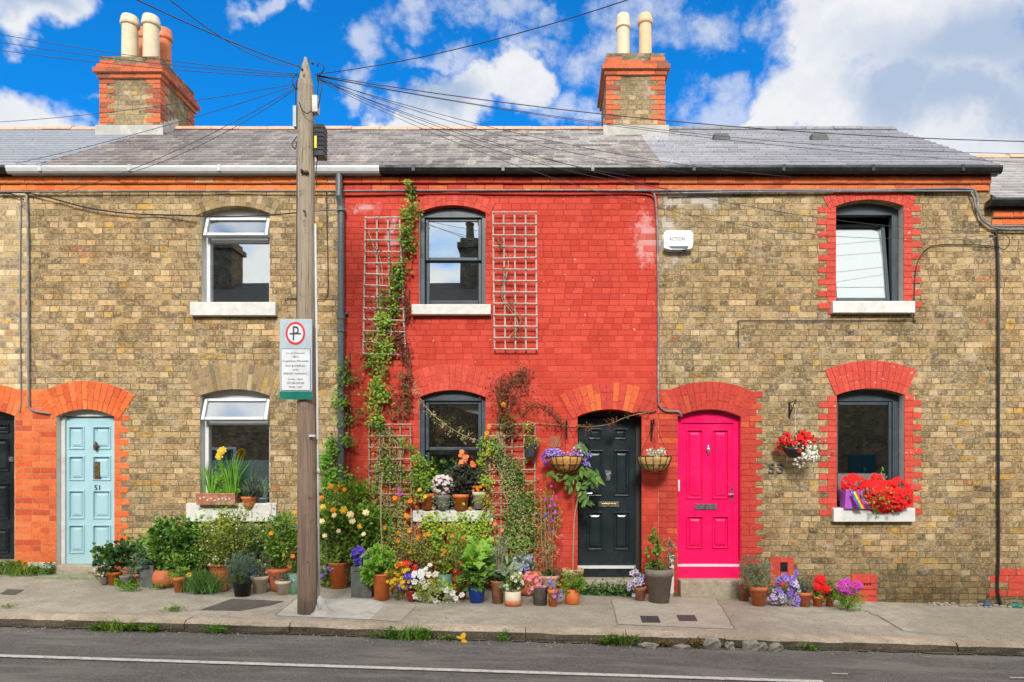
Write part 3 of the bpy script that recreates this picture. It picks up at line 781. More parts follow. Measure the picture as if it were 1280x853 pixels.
def leaf_with_holes(mb, x0, x1, z0, z1, y, y1, holes):
    """door leaf front cut round its panels"""
    xs = sorted(set([x0, x1] + [h[0] for h in holes] + [h[1] for h in holes])); zs = sorted(set([z0, z1] + [h[2] for h in holes] + [h[3] for h in holes]))
    for a, b in zip(xs, xs[1:]):
        for c, d in zip(zs, zs[1:]):
            mx, mz = (a + b) / 2, (c + d) / 2
            if any(h[0] < mx < h[1] and h[2] < mz < h[3] for h in holes): continue
            mb.quad((a, y, c), (b, y, c), (b, y, d), (a, y, d), .5)
    mb.add([(x0, y, z0), (x1, y, z0), (x1, y, z1), (x0, y, z1), (x0, y1, z0), (x1, y1, z0), (x1, y1, z1), (x0, y1, z1)],
           [(0, 4, 5, 1), (1, 5, 6, 2), (2, 6, 7, 3), (3, 7, 4, 0), (4, 7, 6, 5)], .5)
def make_door(house, pxs, y, mat, panels, name='door'):
    """pxs = (x0,x1,ytop,ybottom) of the leaf in the picture; panels in the same measure"""
    x0, x1, z0, z1 = X(pxs[0], y), X(pxs[1], y), Z(pxs[3], y), Z(pxs[2], y)
    hs = [(X(a, y), X(b, y), Z(d, y), Z(c, y)) for a, b, c, d in panels]
    mb = MB(); leaf_with_holes(mb, x0, x1, z0, z1, y, y + .045, hs)
    for h in hs:
        k = min(1, (h[1] - h[0]) / .2); door_panel(mb, *h, y, .035 * k, .03 * k)
    return mb.build(name, mat, house)
# eave, gutter and roof numbers
ZE, ZRG, YR = 5.225, 7.0, 2.5
def roof(house, x0, x1, mat, ze=ZE, zrg=ZRG, ridge='terracotta_pale', n=17, name='roof', ridge_x=None):
    mb = MB(); y0 = -.12
    for sgn in (1, -1):
        for i in range(n):
            t0, t1 = i / n, (i + 1) / n
            def q(t, up): 
                y = y0 + (YR - y0) * t; z = ze + (zrg - ze) * t + up
                if sgn < 0: y = 2 * YR - y
                return y, z
            (ya, za), (yb, zb), (yc, zc) = q(t0, .024), q(t1, .002), q(t0, -.004)
            if sgn > 0: mb.quad((x0, ya, za), (x1, ya, za), (x1, yb, zb), (x0, yb, zb), .5)
            else: mb.quad((x1, ya, za), (x0, ya, za), (x0, yb, zb), (x1, yb, zb), .5)
            mb.quad((x0, yc, zc), (x1, yc, zc), (x1, ya, za), (x0, ya, za), .5)
    for xx in (x0, x1):
        mb.add([(xx, y0, ze - .03), (xx, y0, ze + .014), (xx, YR, zrg), (xx, 2 * YR - y0, ze + .014), (xx, 2 * YR - y0, ze - .03), (xx, YR, zrg - .045)], [(0, 1, 2, 5), (5, 2, 3, 4)], .5)
    mb.quad((x0, y0, ze - .03), (x1, y0, ze - .03), (x1, YR, zrg - .045), (x0, YR, zrg - .045), .5)
    r = mb.build(name, mat, house)
    mb = MB(); x = x0; rx1 = ridge_x if ridge_x is not None else x1
    while x < rx1 - .02:
        w = min(.45, rx1 - x); j = rng.uniform(-.006, .006)
        mb.prism_x([(YR - .13, zrg - .055 + j), (YR - .10, zrg + .0 + j), (YR - .02, zrg + .045 + j), (YR + .02, zrg + .045 + j), (YR + .10, zrg + j), (YR + .13, zrg - .055 + j)], x + .004, x + w - .004)
        x += w
    mb.build('ridge', ridge, r); return r
def gutter(house, x0, x1, mat, ze=ZE):
    mb = MB(); prof = [(-.075, ze - .015), (-.165, ze - .015), (-.17, ze - .045), (-.16, ze - .085), (-.14, ze - .105), (-.105, ze - .105), (-.075, ze - .09)]
    mb.prism_x(prof, x0, x1, .5); mb.box(x0, x1, -.073, -.02, ze - .10, ze - .02, .5)
    x = x0 + .4
    while x < x1 - .1: mb.box(x, x + .04, -.175, -.15, ze - .09, ze - .01, .5); x += 1.1
    return mb.build('gutter', mat, house, bevel=.002)
def frieze(house, x0, x1, mat, back, ze=ZE, rows=2):
    mb = MB(); z = ze - .105
    for r_ in range(rows):
        out = -.055 + .03 * r_; x = x0 + (.0 if r_ else -.0); h = .082
        mb.box(x0, x1, out + .006, 0, z - h, z - .0005, .5, 1)
        first = True
        while x < x1 - .01:
            w = min(.235 if not (first and r_) else .12, x1 - x); first = False
            mb.box(x + .004, x + w - .004, out + rng.uniform(-.003, .003), out + .005, z - h + .005, z - .005, None, 0, tp=.002); x += w
        z -= h + .003
    return mb.build('eaves_course', [mat, back], house)
def chimney(house, xa, xb, y0, y1, zb, zc, zt, pots):
    mb = MB(); mb.box(xa, xb, y0, y1, zb - .9, zc, .5); ch = mb.build('chimney', 'brick_tan_worn2', house)
    cm = {}      # toothed corners on the front and the two flanks
    CK = lambda x, y: cm.setdefault((x > (xa + xb) / 2, y > (y0 + y1) / 2), MB())
    z = zc; i = 0
    while z > zb - .5:
        w = .22 if i % 2 == 0 else .11; d = .11 if i % 2 == 0 else .22
        for (a, b) in ((xa - .004, xa + w), (xb - w, xb + .004)):
            CK((a + b) / 2, y0).box(a, b, y0 - .006, y0 + .001, z - .068, z - .004, None, 0)
        for xx, s in ((xa, -1), (xb, 1)):
            for (a, b) in ((y0 - .005, y0 + d), (y1 - d, y1)):
                CK(xx, a).box(min(xx, xx + s * .006), max(xx, xx + s * .006), a, b, z - .068, z - .004, None, 0)
        z -= .075; i += 1
    for q in cm.values(): q.build('corner_bricks', ['blocks_sooty'], ch)
    mb = MB(); z = zc
    for (o, h, k) in ((.03, .075, 0), (.07, .075, 0), (.035, .07, 2), (.0, .13, 3)):
        a, b, c, d = xa - o, xb + o, y0 - o, y1 + o
        if k == 3:
            mb.box(a, b, c, d, z, z + h, .5, 1)
            for (p, q) in ((a - .003, a + .22), (b - .22, b + .003)): mb.box(p, q, c - .005, d, z + .004, z + .065, None, 0)
        else:
            mb.box(a + .004, b - .004, c + .004, d - .004, z, z + h, .5, 2)
            n = int((b - a) / .23) + 1; ww = (b - a) / n
            for i in range(n): mb.box(a + i * ww + .003, a + (i + 1) * ww - .003, c - .002, c + .05, z + .004, z + h - .004, None, 0)
            n = int((d - c) / .23) + 1; ww = (d - c) / n
            for i in range(n):
                for (p, q) in ((a - .002, a + .05), (b - .05, b + .002)): mb.box(p, q, c + i * ww + .003, c + (i + 1) * ww - .003, z + .0045, z + h - .0045, None, 0)
        z += h
    mb.build('chimney_cap', ['blocks_sooty', 'brick_dark', 'mortar_ter'], ch)
    mb = MB(); mb.box(xa + .02, xb - .02, y0 + .02, y1 - .02, z, z + (zt - z) * .55, .5); mb.v = [(x, y, zz_) for x, y, zz_ in mb.v]
    mb.box(xa + .12, xb - .12, y0 + .12, y1 - .12, z + (zt - z) * .5, zt, .5)
    mb.build('mortar_bed', 'lead', ch, bevel=.02)
    for (px, y, pt, w, mat, kind) in pots:
        cx = X(px, y); s = (y - CY) / F; h = (Z(pt, y) - (z + .02)); r = w * s / 2
        mb = MB()
        if kind == 0: prof = [(r * .90, 0), (r * .85, h * .79), (r * 1.0, h * .81), (r * 1.05, h * .84), (r * 1.05, h * .87), (r * .99, h * .89), (r * .93, h * .97), (r * .86, h), (r * .74, h), (r * .7, h * .8)]
        else: prof = [(r * .92, 0), (r * .88, h * .70), (r * 1.05, h * .72), (r * 1.06, h * .76), (r * .96, h * .79), (r * .92, h * .94), (r * .86, h * .98), (r * .82, h), (r * .74, h), (r * .7, h * .8)]
        mb.lathe(prof, (cx, y, z + .02), 36); mb.build('chimney_pot', mat, ch)
    # flashing where the stack meets the slates
    mb = MB(); sl_ = (ZRG - ZE) / (YR + .12); zr2 = lambda y: ZE + sl_ * (y + .12)
    mb.box(xa - .05, xb + .06, y0 - .035, y0 + .002, zr2(y0) - .05, zr2(y0) + .14, .5)
    for xx in (xa - .012, xb - .004):
        k = 5
        for i in range(k):
            a = y0 + (YR - y0) * i / k; b = y0 + (YR - y0) * (i + 1) / k
            mb.add([(xx, a, zr2(a) - .03), (xx + .016, a, zr2(a) - .03), (xx + .016, b, zr2(b) - .03), (xx, b, zr2(b) - .03), (xx, a, zr2(a) + .2), (xx + .016, a, zr2(a) + .2), (xx + .016, b, zr2(a) + .23), (xx, b, zr2(a) + .23)],
                   [(0, 1, 5, 4), (1, 2, 6, 5), (2, 3, 7, 6), (3, 0, 4, 7), (4, 5, 6, 7)], .5)
    mb.build('flashing', 'flashing', ch)
    return ch
brick('brick_tan_worn2', [(p, tuple(k * .85 for k in c)) for p, c in TAN], (.3, .27, .2), stain=(.5, .5, .45), stainamt=.7, jw=.008, darkjoint=.5)
DZ = (ZRG - ZE) / 17
slate('slate_mixed', [(0, (.115, .10, .10)), (.3, (.18, .16, .165)), (.6, (.09, .08, .085)), (.85, (.25, .22, .225)), (1, (.16, .125, .11))], ZE, DZ, streak=.55, jl=.45)
slate('slate_blue', [(0, (.23, .26, .31)), (.5, (.27, .30, .35)), (1, (.20, .23, .28))], ZE, DZ, w=3.0, rough=.4, joint=.1, streak=.12, jl=.4)
slate('slate_pale', [(0, (.18, .19, .235)), (.5, (.24, .245, .29)), (1, (.15, .16, .2))], ZE, DZ, w=.42, rough=.42, joint=.8, streak=.05, jl=.3)
slate('slate_low', [(0, (.27, .265, .27)), (.5, (.36, .345, .35)), (1, (.22, .215, .22))], 4.80, (6.55 - 4.80) / 17, streak=.3)
# ================================================================== the terrace
BT = ['brick_tan', 'white_paint', 'black_paint', 'blocks_red_plain', 'pink_paint', 'anthracite']
GR = 'houses of the brick terrace'
# ---------------- far left neighbour
h0 = thing('terraced_house', (-8.6, 0, 0), 'pale brick house at the left edge with black door beside the terracotta pier', 'house', GR)
o1 = Op(-62, 18, 512, 520, 702, .12, 2); o2 = Op(-330, -245, 258, 266, 378); o3 = Op(-330, -245, 487, 494, 637)
x0h, x1h = -12.6, X(35)
wall(h0, x0h, x1h, ZE - .02, [o1, o2, o3], ['brick_tan_pale', 'white_paint', 'black_paint'])
roof(h0, x0h, -5.86, 'slate_blue'); gutter(h0, x0h, X(20), 'gutter_black'); frieze(h0, x0h, x1h, 'blocks_eaves', 'mortar_ter')
voussoirs('door_arch', h0, o1, .33, 'blocks_terracotta', ext=.08, back='mortar_ter')
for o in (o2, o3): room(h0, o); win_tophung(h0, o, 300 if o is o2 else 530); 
for a, b in ((378, 396), (637, 652)): sill(h0, -342, -235, a, b)
d = make_door(h0, (-56, 22, 522, 700), .12, 'black_paint', [(-46, -22, 548, 590), (-12, 12, 548, 590), (-46, -22, 604, 650), (-12, 12, 604, 650), (-46, -22, 660, 692), (-12, 12, 660, 692), (-46, -22, 530, 542), (-12, 12, 530, 542)])
mb = MB(); mb.box(X(3), X(9), .10, .12, Z(577), Z(571), .5); mb.build('knocker', 'chrome', d)
mb = MB(); archhead(mb, o1, .10, .2, Z(523)); mb.build('door_frame', 'black_paint', h0)
mb = MB(); mb.box(X(-64), X(19), -.06, .3, -.6, Z(701), .5); mb.build('doorstep', 'step_stone', h0, bevel=.01)

# ---------------- house with the blue door
h1 = thing('terraced_house', (-3.9, 0, 0), 'brown brick house with the pale blue front door and white windows', 'house', GR)
A = Op(252, 337, 258, 267, 380, .11, 1); B_ = Op(250, 337, 487, 495, 640, .11, 1); D1 = Op(71, 143, 512, 521, 708, .11, 1)
x0, x1 = X(35), X(430)
wall(h1, x0, x1, ZE - .02, [A, B_, D1], BT)
roof(h1, -5.86, -1.62, 'slate_mixed'); gutter(h1, X(20), X(478), 'gutter_white'); frieze(h1, x0, x1, 'blocks_eaves', 'mortar_ter')
voussoirs('window_arch', h1, A, .18, 'blocks_tan', bw=.066, y=-.008, ext=.05, back='mortar_tan'); voussoirs('window_arch', h1, B_, .33, 'blocks_tan', bw=.066, y=-.008, ext=.05, back='mortar_tan')
voussoirs('door_arch', h1, D1, .36, 'blocks_terracotta', ext=.06, back='mortar_ter', y=-.012)
toothed('quoins', h1, D1.x1, 1, -.1, Z(489), 'blocks_terracotta', 'mortar_ter', short=.09, long=.185)
toothed('pier', h1, X(19), 1, Z(712), Z(487), 'blocks_terracotta', 'mortar_ter', x_other=D1.x0)
mb = MB(); mb.box(X(37), D1.x0 - .005, -.03, 0, -.3, Z(703), .5); mb.build('plinth', 'white_sill', h1, bevel=.008)
mb = MB(); mb.box(X(18), X(37), -.02, 0, -.3, Z(704), .5); mb.build('plinth', 'terracotta', h1, bevel=.008)
mb = MB(); mb.box(X(72), X(144), -.12, .3, -.4, Z(706), .5); mb.build('doorstep', 'step_stone', h1, bevel=.01)
mb = MB(); mb.box(X(66), X(148), -.32, -.12, -.4, Z(716), .5); mb.build('doorstep', 'step_mossy', h1, bevel=.01)
yd = .10
mb = MB(); archhead(mb, D1, yd - .02, yd + .08, Z(520)); mb.box(D1.x0, D1.x0 + .055, yd - .03, yd + .08, D1.z0, Z(520), .5, tp=.004); mb.box(D1.x1 - .02, D1.x1, yd - .02, yd + .08, D1.z0, Z(520), .5)
mb.build('door_frame', 'white_paint', h1)
pl = [(84, 104, 533, 562), (114, 137, 533, 562), (84, 104, 570, 601), (114, 137, 570, 601), (84, 104, 613, 649), (114, 137, 613, 649), (84, 104, 656, 692), (114, 137, 656, 692)]
pl = [(a + 2, b + 2, c, d) for a, b, c, d in pl]
room(h1, D1); door = make_door(h1, (77, 144.5, 519.5, 706), yd, 'blue_paint', pl)
mb = MB(); cx, cz = X(115), Z(558)
mb.lathe([(0, -.055), (.012, -.05), (.02, -.03), (.03, -.01), (.028, .012), (.012, .03), (.01, .045), (.004, .065)], (cx, yd - .03, cz), 12); mb.tube([(cx, yd, cz + .04), (cx, yd - .03, cz + .045)], .006)
mb.build('knocker', 'iron_rust', door, smooth=True)
mb = MB(); mb.box(X(112), X(119), yd - .012, yd, Z(600), Z(577), .5, tp=.004); mb.build('letterbox', 'iron_rust', door)
mb = MB(); mb.box(X(113.6), X(117.4), yd - .02, yd - .012, Z(597), Z(580), .5, tp=.003); mb.build('letterbox_flap', 'brass', door)
mb = MB(); text_mesh(mb, '51', X(115), Z(610), yd - .008, .065, depth=.006); mb.build('house_number', 'text_dark', door)
mb = MB(); mb.tube([(cx, yd, Z(537)), (cx, yd - .005, Z(537))], .007, 8); mb.build('spyhole', 'brass', door)
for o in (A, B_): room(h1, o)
win_tophung(h1, A, 300, openang=18); win_tophung(h1, B_, 531, openang=20)
mb = MB(); mb.box(B_.x0 + .06, B_.x1 - .06, B_.dep + .05, B_.dep + .055, B_.z0 + .05, Z(575), .5); mb.build('privacy_film', 'frosted', h1)
sill(h1, 241, 347, 379, 396, out=.07); sill(h1, 235, 347, 629, 652, out=.05)
mb = MB(); mb.box(X(162), X(186), -.02, 0, Z(687), Z(681), .5); mb.build('white_ledge', 'white_paint', h1)
chimney(h1, -6.48, -5.55, 2.0, 3.0, 6.6, Z(99, 2.), Z(71, 2.), [(162.5, 2.25, 22, 21, 'pot_creamy', 0), (189, 2.3, 22, 21, 'pot_creamy', 0), (205.5, 2.75, 38, 18, 'terracotta', 0), (180, 2.75, 38, 18, 'terracotta', 0)]) if plain('pot_creamy', (.6, .5, .34), .7, .1, 10, bumps=.2, dirt=(.5, .42, .3)) else 0

# ---------------- red house
h2 = thing('terraced_house', (-.2, 0, 0), 'red painted brick house with black door and climbing plants on trellises', 'house', GR)
C_ = Op(524, 607, 257, 266, 383, .09, 1); D_ = Op(524, 607, 488, 497, 638, .09, 1); D2 = Op(722, 802, 512, 521, 726, .27, 2)
x0, x1 = X(430), X(823)
wall(h2, x0, x1, ZE - .02, [C_, D_, D2], ['brick_red_paint', 'white_paint', 'black_paint'])
roof(h2, -1.62, 1.86, 'slate_mixed', ridge_x=1.5); gutter(h2, X(478), X(822), 'gutter_black'); frieze(h2, x0, x1, 'blocks_orange_red', 'mortar_red')
voussoirs('window_arch', h2, C_, .17, 'blocks_red_plain', y=-.008, ext=.05, back='mortar_red', gap=.004); voussoirs('window_arch', h2, D_, .33, 'blocks_red_plain', y=-.008, ext=.05, back='mortar_red', gap=.004)
voussoirs('door_arch', h2, D2, .34, 'blocks_orange_red', y=-.009, ext=.06, back='mortar_red', gap=.005)
sill(h2, 516, 614, 382, 395, out=.08); sill(h2, 517, 617, 638, 652, out=.06)
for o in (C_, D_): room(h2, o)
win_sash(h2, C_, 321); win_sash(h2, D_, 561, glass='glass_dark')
mb = MB()      # net curtain pulled aside in the lower window
pts = [(532, 498), (600, 500), (601, 519), (585, 515), (565, 508), (545, 503)]
mb.prism_y([(X(a, .22), Z(b, .22)) for a, b in pts], .22, .225, .5); mb.build('curtain', 'curtain', h2)
yd = .24
mb = MB(); archhead(mb, D2, yd, yd + .1, Z(521, yd)); mb.box(D2.x0, D2.x0 + .05, yd, yd + .1, D2.z0, Z(521, yd), .5); mb.box(D2.x1 - .045, D2.x1, yd, yd + .1, D2.z0, Z(521, yd), .5)
mb.build('door_frame', 'black_paint', h2)
pl = [(735, 752, 536, 550), (767, 784, 536, 550), (733, 754, 563, 621), (767, 787, 563, 621), (733, 754, 640, 688), (767, 787, 640, 688)]
plain('door_black', (.018, .027, .031), .22, .12, 5)
room(h2, D2); door = make_door(h2, (725, 799, 521, 707), yd + .01, 'door_black', pl)
mb = MB(); mb.box(X(722), X(802), .2, .3, Z(711, .2), Z(707.5, .2), .5); mb.build('threshold', 'upvc', h2)
mb = MB(); mb.box(X(722), X(802), .22, .3, Z(727, .2), Z(711, .2), .5); mb.build('kick_board', 'black_paint', h2)
mb = MB(); mb.box(X(721), X(803), -.04, .3, -.5, Z(725), .5); mb.build('doorstep', 'step_stone', h2, bevel=.01)
ya = yd + .01
mb = MB(); mb.box(X(748, ya), X(774, ya), ya - .012, ya, Z(634, ya), Z(627.5, ya), .5, tp=.003); lb = mb.build('letterbox', 'chrome', door)
mb = MB(); mb.box(X(752, ya), X(770, ya), ya - .018, ya - .012, Z(632.5, ya), Z(629.5, ya), .5, tp=.002); mb.build('letterbox_flap', 'brass', door)
mb = MB(); mb.box(X(757.5, ya), X(763, ya), ya - .02, ya, Z(601, ya), Z(592, ya), .5, tp=.003); mb.box(X(756.5, ya), X(764, ya), ya - .008, ya, Z(593, ya), Z(588, ya), .5); mb.build('knocker', 'chrome', door)
mb = MB(); mb.tube([(X(732, ya), ya - .05, Z(617, ya)), (X(740, ya), ya - .05, Z(617, ya))], .009, 8); mb.tube([(X(732, ya), ya, Z(617, ya)), (X(732, ya), ya - .05, Z(617, ya))], .009, 8); mb.build('handle', 'chrome', door)
mb = MB(); mb.tube([(X(760, ya), ya, Z(568, ya)), (X(760, ya), ya - .006, Z(568, ya))], .008, 8); mb.build('spyhole', 'chrome', door)
mb = MB(); mb.tube([(X(427), -.1, Z(222)), (X(427), -.11, Z(250)), (X(428.5), -.07, Z(262)), (X(428.5), -.07, -.0)], .042, 12)
for py in (262, 395, 411, 530, 640): mb.tube([(X(428.5 if py > 255 else 427), -.07, Z(py)), (X(428.5), -.07, Z(py + 6))], .052, 12)
for py in (392, 600): mb.box(X(421), X(436), -.05, 0, Z(py + 2), Z(py - 1), .5)
mb.build('downpipe', 'downpipe_grey', h2, smooth=False)
mb = MB(); mb.box(X(687), X(701), -.012, 0, Z(560), Z(545.5), .5, tp=.003); mb.build('wall_plaque', 'terracotta_brown', h2)
chimney(h2, X(758, 2.), X(831, 2.), 2.0, 3.0, 6.6, Z(95, 2.), Z(66, 2.), [(779, 2.3, 20, 18, 'pot_creamy', 1), (806.5, 2.3, 20, 18, 'pot_peach', 0), ]) if plain('pot_peach', (.62, .42, .24), .7, .1, 10, bumps=.2, dirt=(.55, .42, .3)) else 0

# ---------------- number 53, pink door
h3 = thing('terraced_house', (4.1, 0, 0), 'brown brick house with the bright pink front door and red painted window surrounds', 'house', GR)
E_ = Op(1045, 1129, 250, 258, 380, .12, 1); F_ = Op(1046, 1130, 486, 494, 637, .12, 1); D3 = Op(847, 926, 512, 521, 725, .11, 4)
x0, x1 = X(823), X(1238)
wall(h3, x0, x1, ZE - .02, [E_, F_, D3], ['brick_tan_worn', 'white_paint', 'black_paint', 'blocks_red_plain', 'pink_paint'], gable=(ZRG - .1, YR))
roof(h3, 1.86, 6.02, 'slate_pale', ridge='lead'); gutter(h3, X(822), X(1243), 'gutter_black'); frieze(h3, x0, X(1236), 'blocks_terracotta', 'mortar_ter')
voussoirs('window_arch', h3, E_, .17, 'blocks_red', ext=.09, y=-.01, back='mortar_red', gap=.005)
voussoirs('window_arch', h3, F_, .35, 'blocks_red', ext=.02, y=-.01, back='mortar_red', gap=.005)
voussoirs('door_arch', h3, D3, .35, 'blocks_red_deep', ext=.05, y=-.01, back='mortar_red', gap=.005)
for o in (E_, F_):
    for xe, s in ((o.x0, -1), (o.x1, 1)):
        toothed('quoins', h3, xe, s, o.z0 - .12, o.zs - .01 + (.02 if s > 0 else 0), 'blocks_red', 'mortar_red', short=.115, long=.225, gap=.004, start=0 if o is E_ else 1)
toothed('quoins', h3, D3.x1, 1, -.06, D3.zs + .315, 'blocks_red_deep', 'mortar_red', short=.19, long=.265, gap=.004)
toothed('pier', h3, X(823.5), 1, -.15, D3.zs + .335, 'blocks_red_deep', 'mortar_red', x_other=D3.x0, gap=.004)
sill(h3, 1038, 1140, 378, 393, 'white_paint', out=.08); sill(h3, 1039, 1140, 635, 652, 'white_paint', out=.08)
for o in (E_, F_): room(h3, o)
# upper window: dark frame with a light tilted into the room
def dark_frame(house, o, w=.06, extra=None):
    mb = MB(); y = o.dep; archhead(mb, o, y, y + .08, o.zs - .06)
    mb.box(o.x0, o.x0 + w * .5, y, y + .08, o.z0, o.zs - .06, .5, tp=.003); mb.box(o.x1 - w * 1.4, o.x1, y, y + .08, o.z0, o.zs - .06, .5, tp=.003)
    mb.box(o.x0 + w * .5, o.x1 - w * 1.4, y + .001, y + .08, o.z0, o.z0 + w * 1.1, .5, tp=.003)
    return mb.build('window_frame', 'anthracite', house, bevel=.003)
f = dark_frame(h3, E_)
y = E_.dep; mb = MB(); H = E_.zs - .1 - (E_.z0 + .07); frame_ring(mb, E_.x0 + .03, E_.x1 - .09, 0, H, 0, .05, .05)
a = R(8); T = lambda p: (p[0] + p[2] * -.0, y + .02 + p[1] * math.cos(a) + p[2] * math.sin(a), E_.z0 + .07 + p[2] * math.cos(a) - p[1] * math.sin(a))
mb.v = [T(p) for p in mb.v]; s = mb.build('tilted_sash', 'anthracite', h3, bevel=.003)
mb = MB(); mb.box(E_.x0 + .078, E_.x1 - .138, .02, .026, .048, H - .048, .5); mb.v = [T(p) for p in mb.v]; mb.build('pane', 'glass', s)
mb = MB(); mb.box(E_.x0 + .06, E_.x1 - .12, .05, .055, .03, H - .03, .5); mb.v = [T(p) for p in mb.v]; mb.build('cloud_glare_sheet', 'cloud_glare_white', s)  # added white sheet standing in for bright cloud mirrored in the tilted pane
f = dark_frame(h3, F_)
mb = MB(); frame_ring(mb, F_.x0 + .03, F_.x1 - .085, F_.z0 + .06, F_.zs - .07, F_.dep + .01, F_.dep + .06, .045); s = mb.build('sash', 'anthracite', h3, bevel=.003)
pane(s, F_.x0 + .07, F_.x1 - .125, F_.z0 + .1, F_.zs - .11, F_.dep + .035, 'glass_dark')
mb = MB(); mb.box(F_.x0 + .07, F_.x1 - .13, F_.dep + .09, F_.dep + .095, F_.z0 + .02, Z(592), .5); mb.build('window_film', 'plastic_white', h3)
yd = .09
mb = MB(); archhead(mb, D3, yd, yd + .1, Z(528)); mb.box(D3.x0, D3.x0 + .07, yd, yd + .1, Z(707), Z(528), .5, tp=.004); mb.box(D3.x1 - .075, D3.x1, yd, yd + .1, Z(707), Z(528), .5, tp=.004)
mb.build('door_frame', 'pink_paint', h3, bevel=.002)
pl = [(858, 879, 537, 624), (890, 911, 537, 624), (858, 879, 645, 686), (890, 911, 645, 686)]
room(h3, D3); door = make_door(h3, (851, 921.5, 528, 706.5), yd + .02, 'pink_paint', pl)
ya = yd + .02
mb = MB(); mb.box(X(846.5), X(926.5), yd - .01, yd + .1, Z(709.5), Z(706.5), .5); mb.build('threshold', 'upvc', h3)
mb = MB(); mb.box(X(847), X(926), yd - .02, yd + .1, Z(726), Z(709.5), .5); mb.build('kick_board', 'pink_paint', h3)
mb = MB(); mb.box(X(848), X(928), -.15, .3, -.6, Z(724), .5); mb.build('doorstep', 'step_stone', h3, bevel=.012)
plain('pewter', (.3, .3, .32), .3, .1, 20, metal=.8)
mb = MB(); mb.box(X(871), X(899), ya - .016, ya, Z(638), Z(630.5), .5, tp=.006); mb.build('letterbox', 'pewter', door)
cx, cz = X(885, ya), Z(562, ya)
mb = MB(); mb.lathe([(0, -.065), (.012, -.06), (.006, -.045), (.02, -.03), (.03, 0), (.02, .022), (.008, .03), (.012, .04), (.004, .06)], (cx, ya - .02, cz), 12); mb.build('knocker', 'chrome', door, smooth=True)
mb = MB(); mb.box(X(914, ya), X(917.5, ya), ya - .008, ya, Z(628, ya), Z(608, ya), .5, tp=.002); mb.tube([(X(915.5, ya), ya - .05, Z(618, ya)), (X(909, ya), ya - .05, Z(618, ya))], .008, 8); mb.tube([(X(915.5, ya), ya, Z(618, ya)), (X(915.5, ya), ya - .05, Z(618, ya))], .008, 8)
mb.build('handle', 'pewter', door)
mb = MB(); mb.box(X(847.5), X(849.5), -.012, .0, Z(614), Z(600), .5); mb.build('doorbell', 'plastic_white', h3)
mb = MB(); text_mesh(mb, '53', X(969.5), Z(585.5), -.025, .125, width=.19, depth=.022); mb.build('house_number', 'number_steel', h3)
# red painted vents low on the wall
mb = MB()
for (a, b, c, d) in ((962, 975, 697, 732), (984, 992, 697, 732), (975, 984, 697, 703), (975, 984, 715, 732)): mb.box(X(a), X(b), -.014, 0, Z(d), Z(c), None, 0, tp=.002)
mb.box(X(974), X(985), -.003, .0, Z(716), Z(702), .5, 1)
mb.build('air_brick', ['blocks_red_plain', 'black_paint'], h3)
mb = MB(); z = Z(757)
for (c, d) in ((718, 729), (729.5, 737), (737.5, 745), (745.5, 757)): mb.box(X(1064), X(1096), -.012, 0, Z(d), Z(c), None, 0, tp=.002)
for i in range(5): mb.box(X(1072.5 + i * 3.4), X(1074.8 + i * 3.4), -.014, -.011, Z(731.5), Z(729), .5, 1)
mb.build('vent_plate', ['blocks_red_plain', 'black_paint'], h3)
for px in (901, 1023):
    y = 1.55; sl_ = (ZRG - ZE) / (YR + .12); z = ZE + sl_ * (y + .12); mb = MB(); x = X(px, y)
    mb.add([(x - .13, y - .09, z - .05), (x + .13, y - .09, z - .05), (x + .11, y - .08, z + .03), (x - .11, y - .08, z + .03), (x - .11, y + .1, z + .09), (x + .11, y + .1, z + .09), (x - .1, y - .02, z + .1), (x + .1, y - .02, z + .1)],
           [(0, 1, 2, 3), (3, 2, 7, 6), (6, 7, 5, 4), (0, 3, 6, 4), (1, 5, 7, 2)], .5)
    mb.build('roof_vent', 'pot_green_dark' if 'pot_green_dark' in MATS else plain('pot_green_dark', (.05, .06, .055), .6, .1, 9), h3, bevel=.008)

# ---------------- right neighbour, lower
h4 = thing('terraced_house', (9, 0, 0), 'lower brick house at the right edge with a grey slate roof beyond the black cable', 'house', GR)
o1 = Op(1345, 1425, 290, 298, 412); o2 = Op(1345, 1425, 496, 504, 645)
wall(h4, X(1238) + .002, 12.6, 4.80, [o1, o2], BT)
for o in (o1, o2): room(h4, o); win_sash(h4, o, 350 if o is o1 else 570)
for a, b in ((411, 425), (645, 660)): sill(h4, 1337, 1433, a, b)
roof(h4, 6.03, 12.6, 'slate_low', ze=4.80, zrg=6.55); gutter(h4, X(1230), 12.6, 'gutter_black', ze=4.83)
frieze(h4, X(1238) + .01, 12.6, 'blocks_terracotta', 'mortar_ter', ze=4.80)
mb = MB(); z = Z(712); i = 0
for (c, d, a) in ((711, 720, 1248), (720, 729, 1237), (729, 738, 1260), (738, 746, 1236)):
    for k in range(4):
        xa = X(a) + k * .225; mb.box(xa + .004, xa + .215, -.006, 0, Z(d) + .005, Z(c), None, 0, tp=.002)
mb.build('painted_bricks', 'blocks_red', h4)

